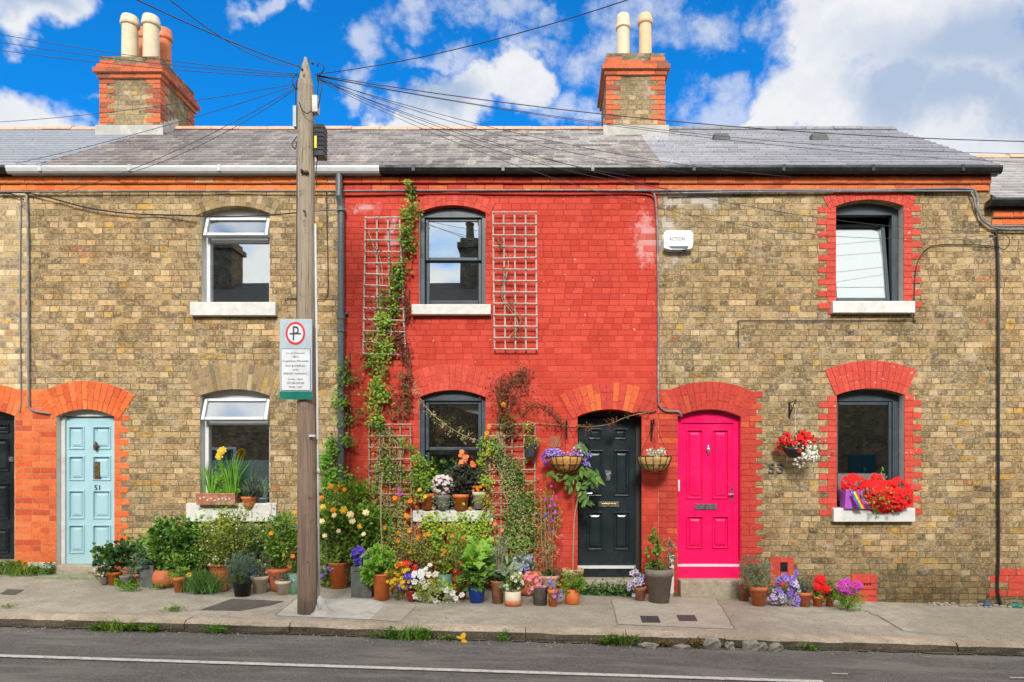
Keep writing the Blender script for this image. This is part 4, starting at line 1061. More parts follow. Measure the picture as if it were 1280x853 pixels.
# ---------------- houses across the street (seen in the window panes)
GO = 'houses across the street'
def opposite(x, first):
    r = thing('terraced_house', (x, -10.4, 0), 'dark brick terraced house across the street, seen only as a reflection in the panes', 'house', GO)
    mb = MB(); zz0 = -1.5; mb.box(-2., 2., -4.6, 0, zz0, 5.7, .5); w = mb.build('wall', 'brick_dark', r, local=True)
    mb = MB(); mb.add([(-2., .2, 5.65), (2., .2, 5.65), (2., -2.3, 7.5), (-2., -2.3, 7.5), (2., -4.8, 5.65), (-2., -4.8, 5.65)], [(0, 1, 2, 3), (3, 2, 4, 5), (0, 3, 5), (1, 4, 2)], .5)
    mb.build('roof', 'tar_patch', r, local=True)
    mb = MB(); mb.box(1.6, 2.5, -2.7, -1.9, 6.8, 8.75, .5); mb.box(1.52, 2.58, -2.78, -1.82, 8.45, 8.6, .5); mb.lathe([(.14, 0), (.12, .5), (.15, .6)], (1.85, -2.3, 8.75), 12); mb.lathe([(.14, 0), (.12, .5), (.15, .6)], (2.25, -2.3, 8.75), 12); ch = mb.build('chimney', 'brick_dark', r, local=True)
    for (a, b, c, d, m_) in ((-1.3, -.45, 3.6, 4.9, 'upvc'), (-1.3, -.45, .8, 2.2, 'upvc'), (.8, 1.6, .0, 2.0, 'door_black')):
        mb = MB(); mb.box(a, b, .0, .03, c, d, .5); f = mb.build('window' if m_ == 'upvc' else 'door', m_, r, local=True)
        if m_ == 'upvc': mb = MB(); mb.box(a + .07, b - .07, .03, .034, c + .07, d - .07, .5); mb.build('pane', 'anthracite', f, local=True)
    return r
for x in range(-16, 17, 4): opposite(x + .05, False)

# ================================================================== cables, conduit, alarm box on the front walls
GC = 'cables fixed along the house fronts'
def cable(name, pts, rad, mat, label, cat='cable', group=GC, seg=6, flat=True):
    mb = MB(); Q = [p if len(p) == 3 and isinstance(p[2], float) and p[2] < 50 and not flat else P(*p) for p in pts]
    mb.tube(Q, rad, seg, .5); o = mb.build(name, mat, None, smooth=True); return tag(o, label, cat, group)
def smooth(pts, n=6):
    out = []
    for i in range(len(pts) - 1):
        p0, p1, p2, p3 = pts[max(i - 1, 0)], pts[i], pts[i + 1], pts[min(i + 2, len(pts) - 1)]
        for k in range(n):
            t = k / n
            out.append(tuple(.5 * (2 * b + (c - a) * t + (2 * a - 5 * b + 4 * c - d) * t * t + (3 * b - a - 3 * c + d) * t ** 3) for a, b, c, d in zip(p0, p1, p2, p3)))
    out.append(tuple(pts[-1])); return out
y = -.05
cable('cable', smooth([(-300, 240, y), (0, 240, y), (200, 239, y), (375, 239, y), (520, 238.5, y), (700, 238, y), (815, 238.5, y)], 8), .012, 'cable_grey', 'long grey cable under the orange eaves course, from the left edge to the middle conduit')
cable('cable', smooth([(815, 238.5, y), (960, 238, y), (1100, 237.5, y), (1205, 236, y), (1220, 243, y), (1224, 268, y), (1236, 281, y), (1262, 283, y), (1420, 281, y)], 6), .015, 'cable_grey', 'thick grey cable above the pink door house, swinging down at its right end')
cable('cable', smooth([(835, 242, y), (960, 240, y), (1195, 239, y), (1214, 242, y), (1221, 262, y), (1232, 276, y), (1260, 287, y), (1420, 284, y)], 6), .012, 'cable_grey', 'thinner grey cable just under the thick one above the upper dark tilted window')
cable('cable', smooth([(430, 244, -.02), (560, 242, -.02), (700, 243, -.02), (785, 242, -.02), (812, 244, -.02), (820, 252, -.02)], 6), .011, 'blocks_red_plain', 'thin cable painted red along the top of the red wall')
cable('cable', smooth([(0, 242, y), (30, 241, y), (60, 247, y), (110, 260, y), (160, 267, y), (215, 269, y), (300, 271, -.3), (385, 265, -1.2)], 6), .009, 'cable_black', 'dark cable sagging from the left downpipe across the upper white window to the pole')
cable('cable', smooth([(-20, 238, y), (15, 243, y), (30, 250, y)], 5), .009, 'cable_black', 'short black cable curling round the top of the left conduit')
cable('conduit', smooth([(33, 238, -.03), (35, 300, -.03), (35.5, 420, -.03), (36, 500, -.03), (38, 511, -.03), (47, 515, -.03), (60, 517, -.03), (66, 519, .02)], 6), .0135, 'cable_grey', 'grey conduit down the seam left of the blue door, bending toward its arch', 'conduit', 'conduits down the house fronts')
cable('cable', smooth([(26, 245, -.015), (25, 380, -.015), (26, 505, -.015), (22, 512, -.015)], 4), .006, 'cable_grey', 'thin faded cable hanging just left of the conduit on the pale brick')
cable('conduit', smooth([(798, 237, -.03), (812, 239, -.03), (819, 248, -.03), (822, 300, -.03), (823, 400, -.03), (823, 495, -.03), (825, 508, -.03), (833, 514, -.03), (848, 515, -.03), (852, 521, .0)], 6), .0135, 'cable_grey', 'grey conduit down the edge of the red wall, ending over the pink door', 'conduit', 'conduits down the house fronts')
cable('cable', smooth([(820, 514, -.025), (812, 516, -.02), (800, 515, -.02), (790, 517, -.02)], 4), .008, 'cable_black', 'short dark cable along the right shoulder of the black door arch')
cable('cable', smooth([(1240, 290, y), (1247, 310, -.03), (1248, 450, -.03), (1248, 600, -.03), (1248, 700, -.03), (1247, 735, -.03), (1251, 757, -.03)], 6), .018, 'cable_black', 'thick black cable dropping straight down the wall at the far right')
cable('cable', smooth([(1248, 312, -.02), (1240, 308, -.02), (1200, 306, -.02), (1165, 308, -.02), (1150, 322, -.02), (1144, 345, -.02), (1142, 398, -.02), (1136, 400, -.02), (1040, 401, -.02), (960, 401, -.02), (925, 401, -.02), (923, 406, -.02), (923, 434, -.02)], 5), .006, 'cable_black', 'thin black cable looping from the far right drop and running below the upper right window')
cable('cable', smooth([(1245, 295, -.06), (1232, 303, -.1), (1215, 300, -.08), (1205, 297, -.02)], 5), .005, 'cable_grey', 'short pale cable loose beside the splice at the top right corner')
cable('cable', smooth([(1250, 288, y), (1262, 300, -.12), (1256, 312, -.08), (1247, 308, -.05)], 5), .005, 'cable_black', 'small black cable loop curling out at the splice on the far right')
cable('cable', smooth([(432, 262, -.1), (410, 263, -.25), (392, 264, -.9)], 4), .008, 'cable_grey', 'short grey cable bridging from the pole to the dark downpipe')
cable('cable', smooth([(408, 240, -.02), (409, 300, -.02), (410, 360, -.02), (406, 373, -.02), (397, 375, -.02), (360, 373, -.02), (357, 378, -.03)], 5), .006, 'iron_rust', 'rusty thin wire hooking behind the pole on the brown brick')
cable('cable', smooth([(437, 440, -.02), (437, 560, -.02), (438, 640, -.02), (442, 690, -.02)], 4), .007, 'iron_rust', 'thin dark cable down the red wall beside the dark downpipe')
# alarm box
al = thing('alarm_box', (X(846), 0, Z(303)), 'white alarm box with grey lettering on the brown brick by the conduit', 'alarm box')
mb = MB(); out = [(829.5, 312), (829.5, 295), (832, 292.5), (861, 292.5), (863.5, 295), (863.5, 308), (862, 312.5), (856, 314), (836, 314)]
mb.prism_y([(X(a), Z(b)) for a, b in out][::-1], -.09, 0, .5); mb.build('case', 'plastic_white', al, bevel=.012)
mb = MB(); mb.prism_y([(X(a), Z(b)) for a, b in ((834, 311), (859, 311), (857, 315), (850, 313.8), (838, 313.8))][::-1], -.094, -.01, .5); mb.build('lens', 'anthracite', al)
mb = MB(); text_mesh(mb, 'ACTION', X(844.5), Z(302), -.0925, .042, width=.19, depth=.002); mb.build('lettering', 'text_grey', al)
for a in (833.5, 861): pass

# ================================================================== utility pole with sign
py_ = contact(384, 767); px_ = X(384.5, py_); pz = gz(px_, py_)
pole = thing('utility_pole', (px_, py_, pz), 'weathered wooden utility pole standing at the kerb in front of the brown house', 'utility pole')
m, n, bs = newmat('pole_wood'); MATS['pole_wood'] = m; o_ = n.obj(); x_, y_, z_ = n.sep(o_)
gr = n.noise(n.comb(n.m('MULTIPLY', x_, 26.), n.m('MULTIPLY', y_, 26.), n.m('MULTIPLY', z_, .9)), 2.2, 6, .7)
c_ = n.ramp(gr, [(.3, (.09, .065, .05)), (.46, (.24, .185, .14)), (.6, (.34, .27, .21)), (.75, (.16, .115, .08))])
hi = n.ss(n.m('ADD', z_, n.noise(o_, 2.2, 4)), 2.2, 4.4)
c_ = n.mix(hi, n.mix(.35, c_, (.20, .09, .055)), n.mix(.3, c_, (.42, .38, .26)))
crk = n.noise(n.comb(n.m('MULTIPLY', x_, 40.), n.m('MULTIPLY', y_, 40.), n.m('MULTIPLY', z_, .8)), 3.1, 3, .6); c_ = n.mix(n.ss(crk, .60, .66, 0, .85), c_, (.035, .025, .02))
c_ = n.mix(n.ss(n.noise(o_, 7, 4, .75), .56, .7, 0, .7), c_, (.10, .07, .05))
lo = n.ss(n.m('ADD', z_, n.m('MULTIPLY', n.noise(o_, 3, 4), .5)), .15, .6, .75, 0.); c_ = n.mix(lo, c_, (.06, .05, .035))
n.put(bs.inputs['Base Color'], c_); bs.inputs['Roughness'].default_value = .9; n.put(bs.inputs['Normal'], n.bump(gr, .9, .01))
ztop = Z(72, py_); s_ = (py_ - CY) / F
cxp = lambda z: X(384.5 - 2.5 * (z - pz) / (ztop - pz), py_)
rr = lambda z: s_ * (12.0 - 2.2 * (z - pz) / (ztop - pz))
mb = MB(); zs_ = [pz - .2 + (ztop - .3 - pz + .2) * i / 24 for i in range(25)]
mb.tube([(cxp(z) + rng.uniform(-.002, .002), py_, z) for z in zs_] + [(cxp(ztop), py_, ztop - .26), (cxp(ztop), py_, ztop - .12), (cxp(ztop), py_, ztop)], [rr(z) for z in zs_] + [rr(ztop) * .92, rr(ztop) * .55, .012], 18)
post = mb.build('post', 'pole_wood', pole, smooth=False)
PT = lambda px, py, dy=0: P(px, py, py_ + dy)
# conduit up the right side
mb = MB(); mb.tube([PT(399, 745), PT(397.5, 600), PT(394, 280)], .011, 8, .5); mb.tube([PT(398, 592), PT(397.8, 586)], .018, 8, .5)
mb.tube([PT(400, 766), PT(399, 745)], [.05, .014], 8, .5); mb.build('conduit', 'cable_grey_light' if 'cable_grey_light' in MATS else plain('cable_grey_light', (.5, .53, .53), .4, .06, 10), pole, smooth=True)
mb = MB(); q = contact(402, 766); mb.lathe([(.15, -.02), (.12, .01), (.075, .04), (.05, .10), (.035, .15), (0, .16)], (px_ + .12, py_ + .03, pz), 14, wob=.09); mb.build('concrete_base', 'concrete_pale', pole, smooth=True)
mb = MB(); mb.tube([PT(371.5, 398), PT(371, 300), PT(371.5, 200), PT(373, 165)], .008, 6, .5); mb.build('cable', 'cable_black', pole)
mb = MB(); c0 = PT(393, 125, 0); mb.box(c0[0] - .01, c0[0] + .045, py_ - .05, py_ + .03, Z(143, py_), Z(122, py_), .5); mb.build('junction_box', 'metal_white', pole, bevel=.006)
mb = MB(); mb.box(X(394, py_), X(406, py_), py_ - .04, py_ + .08, Z(197, py_), Z(157, py_), .5)
for k in range(6): mb.box(X(394, py_) - .003, X(406, py_) + .004, py_ - .045, py_ + .08, Z(163 + k * 5.4, py_), Z(161 + k * 5.4, py_), .5)
jb = mb.build('splice_case', 'gutter_black', pole, bevel=.005)
mb = MB(); mb.box(X(395, py_), X(398, py_), py_ - .05, py_ - .045, Z(188, py_), Z(173, py_), .5); mb.build('yellow_label', 'yellow_label', jb)
mb = MB(); mb.box(X(367.5, py_), X(371.5, py_), py_ - .03, py_ + .03, Z(160, py_), Z(134, py_), .5); mb.build('terminal_box', 'sign_grey', pole)
mb = MB(); 
for pts in (smooth([PT(372, 92), PT(366, 97, -.05), PT(367, 108, -.05), PT(372, 112)]), smooth([PT(396, 84), PT(400, 79, -.06), PT(405, 86, -.06), PT(398, 96)]),
            smooth([PT(371, 100), PT(369.5, 120), PT(370, 136)]), smooth([PT(397, 96), PT(402, 108, -.05), PT(400, 122, -.05), PT(397, 140)]), smooth([PT(398, 95), PT(397.5, 110), PT(396, 130)]),
            smooth([PT(374, 128, -.1), PT(378, 138, -.12), PT(384, 142, -.12), PT(390, 138, -.1)]), smooth([PT(372, 170), PT(365, 180, -.05), PT(369, 186, -.04), PT(371, 178)]), smooth([PT(397, 197), PT(395, 215, -.05), PT(396, 235, -.05)])):
    mb = MB(); mb.tube(pts, .005, 5, .5); mb.build('looped_cable', 'cable_black', pole)
mb = MB()
for (a, b) in ((378, 88), (391, 80), (378, 214), (381, 265)): q = PT(a, b, -.1); mb = MB(); mb.tube([q, (q[0], q[1] - .03, q[2])], .012, 6, .5); mb.build('bolt', 'iron_rust', pole)
mb = MB()
q = PT(381, 215, -.1); mb.box(q[0] - .04, q[0] + .03, q[1] - .01, q[1] + .05, q[2] - .01, q[2] + .01, .5); mb.build('cleat', 'iron_rust', pole)
mb = MB(); q = PT(390, 545, -.1); mb.box(q[0] - .03, q[0] + .03, q[1] - .005, q[1] + .03, q[2] - .01, q[2] + .012, .5); mb.build('pole_tag', 'metal_white', pole)
# sign
ys = py_ - .115
sg = thing('parking_sign', (X(370, ys), ys, Z(450, ys)), 'grey parking sign with a red ringed P fixed to the wooden pole', 'sign')
sx = lambda u: X(349.5, ys) + (X(390, ys) - X(349.5, ys)) * u
szz = lambda v: Z(499.5, ys) + (Z(399, ys) - Z(499.5, ys)) * v
mb = MB(); mb.box(sx(0), sx(1), ys, ys + .012, szz(0), szz(1), .5); mb.build('plate', 'sign_grey', sg, bevel=.004)
mb = MB(); mb.box(sx(0), sx(1), ys - .004, ys + .001, szz(0), szz(.10), .5); mb.build('green_band', 'sign_green', sg)
cx, cz = sx(.49), szz(.822); r1 = (sx(1) - sx(0)) * .3
mb = MB(); N = 32
for i in range(N):
    t0, t1 = 2 * math.pi * i / N, 2 * math.pi * (i + 1) / N; e = 1.18
    pt = lambda q, t: (cx + q * math.cos(t), ys - .003, cz + q * e * math.sin(t))
    mb.add([pt(r1 * .8, t0), pt(r1, t0), pt(r1, t1), pt(r1 * .8, t1)], [(0, 1, 2, 3)], .5, 0)
    mb.add([(cx, ys - .003, cz), pt(r1 * .8, t0), pt(r1 * .8, t1)], [(0, 1, 2)], .5, 1)
text_mesh(mb, 'P', cx + .005, cz, ys - .006, r1 * 1.45, width=r1 * .62, depth=.002, mi=2)
mb.box(cx - r1 * .58, cx + r1 * .6, ys - .0055, ys - .004, cz - r1 * .12, cz + r1 * .02, .5, 2)
mb.build('parking_symbol', ['sign_red', 'sign_white', 'text_dark'], sg)
mb = MB(); mb.box(sx(.06), sx(.94), ys - .003, ys + .001, szz(.115), szz(.625), .5, 0); mb.box(sx(.045), sx(.955), ys - .0015, ys + .001, szz(.108), szz(.632), .5, 1)
for s, v, h, w in (('Íoc & Taispeáin', .575, .02, .58), ('agus', .527, .015, .2), ('Ceadúnas Páirceála', .477, .02, .8), ('PAY & DISPLAY', .417, .022, .62), ('AND', .368, .018, .18), ('PERMIT PARKING', .32, .02, .72), ('Luan - Sath', .253, .018, .46), ('07.00-24.00', .203, .022, .52), ('MON - SAT', .153, .02, .42)):
    text_mesh(mb, s, sx(.5), szz(v), ys - .0045, h * .95, width=(sx(1) - sx(0)) * w, depth=.001, mi=1)
mb.build('notice', ['sign_white', 'text_dark'], sg)
mb = MB(); 
for v in (.85, .2): mb.box(sx(.3), sx(.95), ys + .012, ys + .03, szz(v) - .012, szz(v) + .012, .5)
mb.build('bracket', 'cable_grey', sg)

# ---------------- overhead wires
GW = 'overhead wires from the wooden pole'
def wire(a, b, sag, label, rad=.0055, mat='wire_grey', n=16):
    a, b = Vector(a), Vector(b); pts = []
    for i in range(n + 1):
        t = i / n; p = a.lerp(b, t); p.z -= sag * 4 * t * (1 - t); pts.append(p)
    mb = MB(); mb.tube(pts, rad * .6, 5, .5); o = mb.build('overhead_wire', mat, None, smooth=True); return tag(o, label, 'wire', GW)
def through(a, px, py, y2, k=1.0):
    """a wire from a towards the point seen at px,py at depth y2, carried on by k"""
    a = Vector(a); b = Vector(P(px, py, y2)); return tuple(a + (b - a) * k)
T = PT(394, 93)
TL = PT(374, 95)
for i, (ya_, pyb, lab) in enumerate(((93, 32, 'top one of three close wires leaving the pole to the upper left'), (95, 42, 'middle one of three close wires leaving the pole to the upper left'), (97, 52, 'lowest of three close wires crossing the left chimney pots'))):
    wire(PT(374, ya_), through(PT(374, ya_), 0, pyb, py_ + .4, 1.6), .10, 'thin black wire, ' + lab)
wire(PT(376, 84), through(PT(376, 84), 186, 0, -3.5, 1.4), .05, 'black wire climbing steeply from the pole top toward the upper left', .008)
wire(PT(374, 82), through(PT(374, 82), 246, 0, -4.5, 1.4), .15, 'thin black wire climbing most steeply to the upper left of the pole top', .005)
for i, (pxb, pyb, lab) in enumerate(((0, 142, 'thin wire passing in front of the left chimney just above the roof'), (0, 198, 'wire slanting down left across the pale blue slates'), (60, 246, 'wire slanting down left in front of the white gutter to the wall'), (140, 222, 'short wire dropping left from the pole to the eaves'))):
    wire(PT(374, 104 + i * 1.5), through(PT(374, 104 + i * 1.5), pxb, pyb, -.06 if i > 1 else .0, 1.0 if i > 1 else 1.5), .12, 'thin black ' + lab)
wire(T, through(T, 736, 0, -3.2, 1.4), .12, 'black wire climbing from the pole top to the upper middle of the sky', .007)
for i, (pxb, pyb, y2, k, sag, rd, lab) in enumerate(((1280, 158, -1.5, 1.3, .22, .008, 'thickest wire running right over both slate roofs'), (1280, 177, -.8, 1.2, .25, .005, 'wire running right below the thickest one, in front of the right chimney'), (1280, 190, -.5, 1.2, .22, .005, 'lowest wire reaching the right edge of the sky'),
        (880, 218, -.07, 1., .14, .005, 'wire slanting down right to the eaves above the pink door'), (800, 222, -.07, 1., .14, .005, 'wire slanting down right to the eaves above the red wall'), (835, 236, -.07, 1., .18, .005, 'wire slanting down right to the top of the grey conduit'),
        (1000, 222, -.07, 1., .16, .005, 'wire reaching the eaves left of the upper tilted window'), (1240, 290, -.07, 1., .35, .005, 'long sagging wire reaching the splice at the far right'), (1235, 294, -.07, 1., .55, .0045, 'longest sagging wire crossing in front of the upper tilted window'))):
    a = PT(396, 94 + .8 * i); wire(a, through(a, pxb, pyb, y2, k), sag, 'black ' + lab, rd)
# ================================================================== plants
leafmat('lf_mid', (.03, .09, .013), (.11, .24, .03), (.28, .45, .07))
leafmat('lf_dark', (.018, .06, .015), (.06, .15, .035), (.15, .29, .06))
leafmat('lf_lime', (.14, .26, .02), (.30, .45, .04), (.48, .55, .06))
leafmat('lf_bright', (.09, .24, .02), (.16, .38, .03), (.28, .50, .07))
leafmat('lf_grey', (.10, .16, .09), (.18, .26, .15), (.30, .37, .24))
leafmat('lf_pale', (.3, .38, .2), (.5, .56, .38), (.7, .72, .6))
leafmat('lf_blue', (.06, .13, .09), (.11, .20, .14), (.20, .29, .20))
leafmat('lf_olive', (.08, .12, .018), (.22, .28, .035), (.42, .44, .07))
leafmat('lf_dry', (.22, .15, .05), (.38, .28, .12), (.22, .26, .06))
leafmat('lf_straw', (.35, .27, .13), (.52, .43, .23), (.32, .32, .12))
leafmat('lf_redbrown', (.13, .03, .02), (.20, .07, .03), (.10, .12, .03))
leafmat('lf_purpleblack', (.03, .025, .03), (.06, .05, .05), (.06, .09, .04))
leafmat('lf_moss', (.05, .12, .015), (.16, .30, .03), (.33, .48, .06))
FL = dict(white=((.8, .8, .76), (.85, .84, .82)), yellow=((.85, .5, .02), (.9, .62, .06)), orange=((.85, .22, .01), (.9, .35, .02)), red=((.75, .005, .01), (.85, .02, .02)),
          violet=((.22, .10, .62), (.42, .30, .78)), deep=((.08, .03, .5), (.16, .08, .62)), lilac=((.55, .45, .75), (.72, .62, .82)), pink=((.85, .15, .3), (.9, .35, .45)), magenta=((.55, .02, .4), (.65, .1, .55)),
          blue=((.25, .35, .75), (.5, .58, .8)), coral=((.85, .18, .06), (.9, .3, .12)), cream=((.85, .68, .3), (.88, .78, .45)), blush=((.75, .58, .55), (.8, .72, .65)), wine=((.12, .01, .05), (.3, .02, .08)), centre=((.6, .45, .02), (.6, .45, .02)), dark=((.1, .03, .15), (.1, .03, .15)))
for k, (a, b) in FL.items(): leafmat('fl_' + k, a, b, flower=True, trans=.25)

def potprof(style, r, h):
    t = .07 * r + .006
    if style == 'flower': return [(r * .70, 0), (r * .93, h * .78), (r * 1.02, h * .79), (r * 1.03, h), (r * .93, h), (r * .90, h * .86)]
    if style == 'tall': return [(r * .76, 0), (r * .96, h * .93), (r * 1.02, h * .94), (r * 1.02, h), (r * .92, h), (r * .88, h * .9)]
    if style == 'cyl': return [(r * .93, 0), (r, h * .03), (r, h), (r * .93, h), (r * .92, h * .9)]
    if style == 'bowl': return [(r * .5, 0), (r * .7, h * .25), (r * .95, h * .8), (r * 1.04, h * .86), (r * 1.04, h), (r * .94, h), (r * .9, h * .88)]
    if style == 'ball': return [(r * .55, 0), (r * .88, h * .25), (r * 1.0, h * .55), (r * .9, h * .85), (r * .76, h), (r * .70, h), (r * .74, h * .88)]
    if style == 'urn': return [(r * .62, 0), (r * .66, h * .05), (r * .5, h * .22), (r * .52, h * .3), (r * .74, h * .5), (r * .82, h * .75), (r * .94, h * .93), (r * 1.04, h * .95), (r * 1.04, h), (r * .94, h), (r * .88, h * .9)]
    if style == 'box': return [(r * 1.3, 0), (r * 1.35, h), (r * 1.2, h), (r * 1.18, h * .9)]
    if style == 'bucket': return [(r * .78, 0), (r * .98, h * .96), (r * 1.04, h * .97), (r * 1.03, h), (r * .95, h), (r * .9, h * .9)]
class Plant:
    def __init__(s, name, px, pyb, label, cat, group=None, Y=None, zbase=None, wall=-.015):
        global YMAX
        if Y is None: Y = contact(px, pyb)
        s.Y = Y; x = X(px, Y); z = (gz(x, Y) if zbase is None else zbase)
        s.loc = (x, Y, z); s.root = thing(name, s.loc, label, cat, group)
        YMAX = wall - Y; s.k = (Y - CY) / F
    def p(s, px, py, dy=0):
        q = P(px, py, s.Y); return Vector((q[0] - s.loc[0], dy, q[2] - s.loc[2]))
    def pot(s, w, h, mat, style='flower', soil=True, dx=0, name='pot'):
        r = w / 2 * s.k; H = h * s.k; pr = potprof(style, r, H); mb = MB()
        mb.lathe(pr[:-1] + [(pr[-1][0], pr[-1][1]), (pr[-1][0] * .98, H * .8)], (dx * s.k, 0, 0), 4 if style == 'box' else 22); s.r, s.H = r, H
        o = mb.build(name, mat, s.root, local=True, smooth=False)
        if style != 'box':
            o.data.polygons.foreach_set('use_smooth', [len(p.vertices) == 4 for p in o.data.polygons])
        mb = MB(); mb.lathe([(pr[-1][0] * .99, H * .86), (pr[-1][0] * .5, H * .885), (.001, H * .89)], (dx * s.k, 0, 0), 12); mb.build('soil', 'soil', o, local=True, smooth=True)
        return o
    def bx(s, b, depth=.8):
        x0, y0, x1, y1 = b; c = s.p((x0 + x1) / 2, (y0 + y1) / 2)
        rx, rz = (x1 - x0) / 2 * s.k, (y1 - y0) / 2 * s.k
        ry = min(rx, rz) * depth + .02 if rx < .3 else rx * .6
        c.y = min(0., YMAX - ry * .7) if YMAX < ry * .7 else 0.
        return c, (rx, ry, rz)
    def bush(s, b, n, mat, L=.04, W=None, kind='d', fl=(), depth=.8, stems='stem_green', name='foliage', base=None, **kw):
        c, rad = s.bx(b, depth); mb = MB()
        cl = bush(mb, c, rad, int(n * 1.45), L * 1.05, W * 1.05 if W else W, kind, stems=bool(stems), base=base if base is not None else (0, 0, getattr(s, 'H', .02) * .85), **kw)
        mb.build(name, [mat, stems or 'stem_green'], s.root, local=True)
        for f in fl: s.flowers(b, *f, cl=cl)
        return cl
    def flowers(s, b, colr, n, size=.022, petals=5, cc='centre', cl=None, depth=.9, name='flowers'):
        c, rad = s.bx(b, depth); mb = MB()
        scatter_flowers(mb, c, tuple(q * .95 for q in rad), n, size, petals, 0, 1 if cc else None, cl=cl)
        mb.build(name, ['fl_' + colr, 'fl_' + (cc or 'centre')], s.root, local=True)
    def blades(s, px, py, n, hpx, mat, W=.008, spread=.05, lean=.35, rb=(0, 1), name='leaves'):
        mb = MB(); blades(mb, s.p(px, py), n, hpx * s.k, W, spread, lean, 0, rb); mb.build(name, mat, s.root, local=True)
    def stalks(s, pts, n, mat='stem_dry', rad=.003, j=.03, name='stalk'):
        mb = MB(); base = [s.p(*q) for q in pts]
        for i in range(n):
            jj = Vector((rng.gauss(0, j), rng.gauss(0, j * .4), 0)); Q = []
            for t, q in enumerate(base): Q.append(clampy(q + jj * (1 + t * .5) + rv() * j * .4))
            mb.tube(smooth([tuple(q) for q in Q], 3), [rad] * (3 * (len(Q) - 1) + 1), 4, .5, cap=False)
        mb.build(name, mat, s.root, local=True)
GP = 'potted plants along the front walls'
def pp(px, pyb, w, h, mat, style, label, cat='potted plant'):
    q = Plant('potted_plant', px, pyb, label, cat, GP); q.pot(w, h, mat, style); return q

# -------- in front of the blue door house
a = pp(143, 731, 16, 16, 'terracotta_bright', 'flower', 'low leafy geranium in an orange pot beside the blue door, leftmost pot of the row'); a.bush((122, 682, 186, 722), 330, 'lf_dark', .05, .05, 'r', spread=.5, fl=(('red', 2, .03), )); a.bush((118, 683, 140, 706), 60, 'lf_mid', .04, .035, 'r', name='side_foliage')
a = pp(158, 733, 15, 14, 'pot_stone', 'bowl', 'small mossy stone pot with a low bright weed between two leafy pots'); a.bush((145, 722, 172, 739), 130, 'lf_bright', .03, .022)
a = pp(131, 731, 11, 10, 'pot_stone', 'bowl', 'small pot of dry pinkish foliage at the foot of the blue door frame'); a.bush((119, 703, 140, 731), 170, 'lf_dry', .025, .02); a.flowers((119, 703, 140, 722), 'blush', 25, .012, cc=None)
a = pp(176, 732, 17, 15, 'terracotta_old', 'flower', 'silvery leaved plant in a brownish clay pot near the blue door'); a.bush((158, 688, 198, 724), 260, 'lf_grey', .05, .022, fl=(('white', 4, .012),))
a = pp(188, 733, 18, 27, 'slate_box', 'box', 'dark square planter with greyish leaves left of the round clay pot'); a.bush((170, 683, 205, 715), 160, 'lf_blue', .055, .03, 'l')
a = pp(207, 734, 30, 22, 'terracotta', 'ball', 'big spreading scented geranium bush in a ball shaped clay pot'); a.bush((183, 646, 254, 716), 1250, 'lf_mid', .045, .042, 'l', spread=.33, k=40, rb=(.0, .85))
a = pp(225, 740, 17, 19, 'terracotta_bright', 'flower', 'small bright orange pot with a sprouting plant and one yellow flower'); a.bush((208, 696, 238, 724), 260, 'lf_mid', .035, .016, up=.9, rb=(.4, 1)); a.flowers((234, 718, 238, 723), 'yellow', 1, .03, 8, 'dark')
a = Plant('fern_clump', 253, 742, 'feathery green weed clump growing from the pavement beside the tall clay urn', 'plant', wall=-.02); a.blades(253, 740, 420, 36, 'lf_dark', .006, .09, .55, (.3, 1)); a.bush((232, 712, 268, 741), 330, 'lf_dark', .03, .01, stems=None, rb=(.4, 1)); a.bush((240, 724, 268, 744), 160, 'lf_bright', .028, .012, stems=None, name='bright_shoots')
a = pp(276, 738, 29, 33, 'terracotta', 'urn', 'tall clay urn with an airy yellow green bush dotted with tiny white flowers'); a.bush((248, 642, 320, 708), 1900, 'lf_olive', .026, .02, spread=.45, k=34, fl=(('white', 40, .011),)); a.bush((235, 652, 268, 715), 350, 'lf_mid', .03, .022, name='side_foliage', rb=(.2, .8), fl=(('white', 7, .011),)); a.bush((268, 622, 318, 652), 160, 'lf_olive', .022, .014, name='top_sprays', spread=.5)
a = pp(303, 745, 23, 17, 'pot_black', 'bucket', 'black plastic pot of feathery blue green lavender leaves'); a.bush((284, 690, 322, 730), 900, 'lf_blue', .04, .007, up=.9, spread=.5, k=14, rb=(.3, .9))
a = pp(325, 741, 21, 21, 'pot_cream', 'flower', 'cream clay pot with wispy stems under a clear bottle cloche'); a.bush((312, 692, 338, 724), 130, 'lf_grey', .03, .01, stems='stem_dry', fl=(('white', 3, .015),))
mb = MB(); c = a.p(325, 722); mb.lathe([(.055, 0), (.055, .13), (.02, .19), (.02, .21)], tuple(c), 14); MATS['cloche'] = None; glassmat('cloche', .12, (.93, .96, .96), .1); mb.build('bottle_cloche', 'cloche', a.root, local=True, smooth=True)
a = pp(316, 729, 14, 20, 'pot_teal', 'cyl', 'small dark blue pot half hidden behind the cream pot and the lavender'); a.bush((300, 655, 345, 706), 420, 'lf_blue', .04, .016, spread=.45, stems='stem_brown', fl=(('lilac', 2, .03),), base=(0, 0, .15))
a = pp(348, 739, 30, 29, 'terracotta', 'bowl', 'wide rimmed clay pot with a tall glossy climber beside the pole'); a.bush((335, 632, 370, 716), 1200, 'lf_mid', .035, .022, k=30, spread=.4, rb=(.3, 1), fl=(('orange', 6, .028),)); a.stalks([(346, 712), (350, 670), (356, 622)], 3, 'stem_dry', .004, .04, 'cane')
a = pp(354, 743, 19, 17, 'pot_cream', 'flower', 'smallest cream clay pot close to the left side of the pole'); a.bush((342, 716, 364, 728), 110, 'lf_blue', .02, .012)
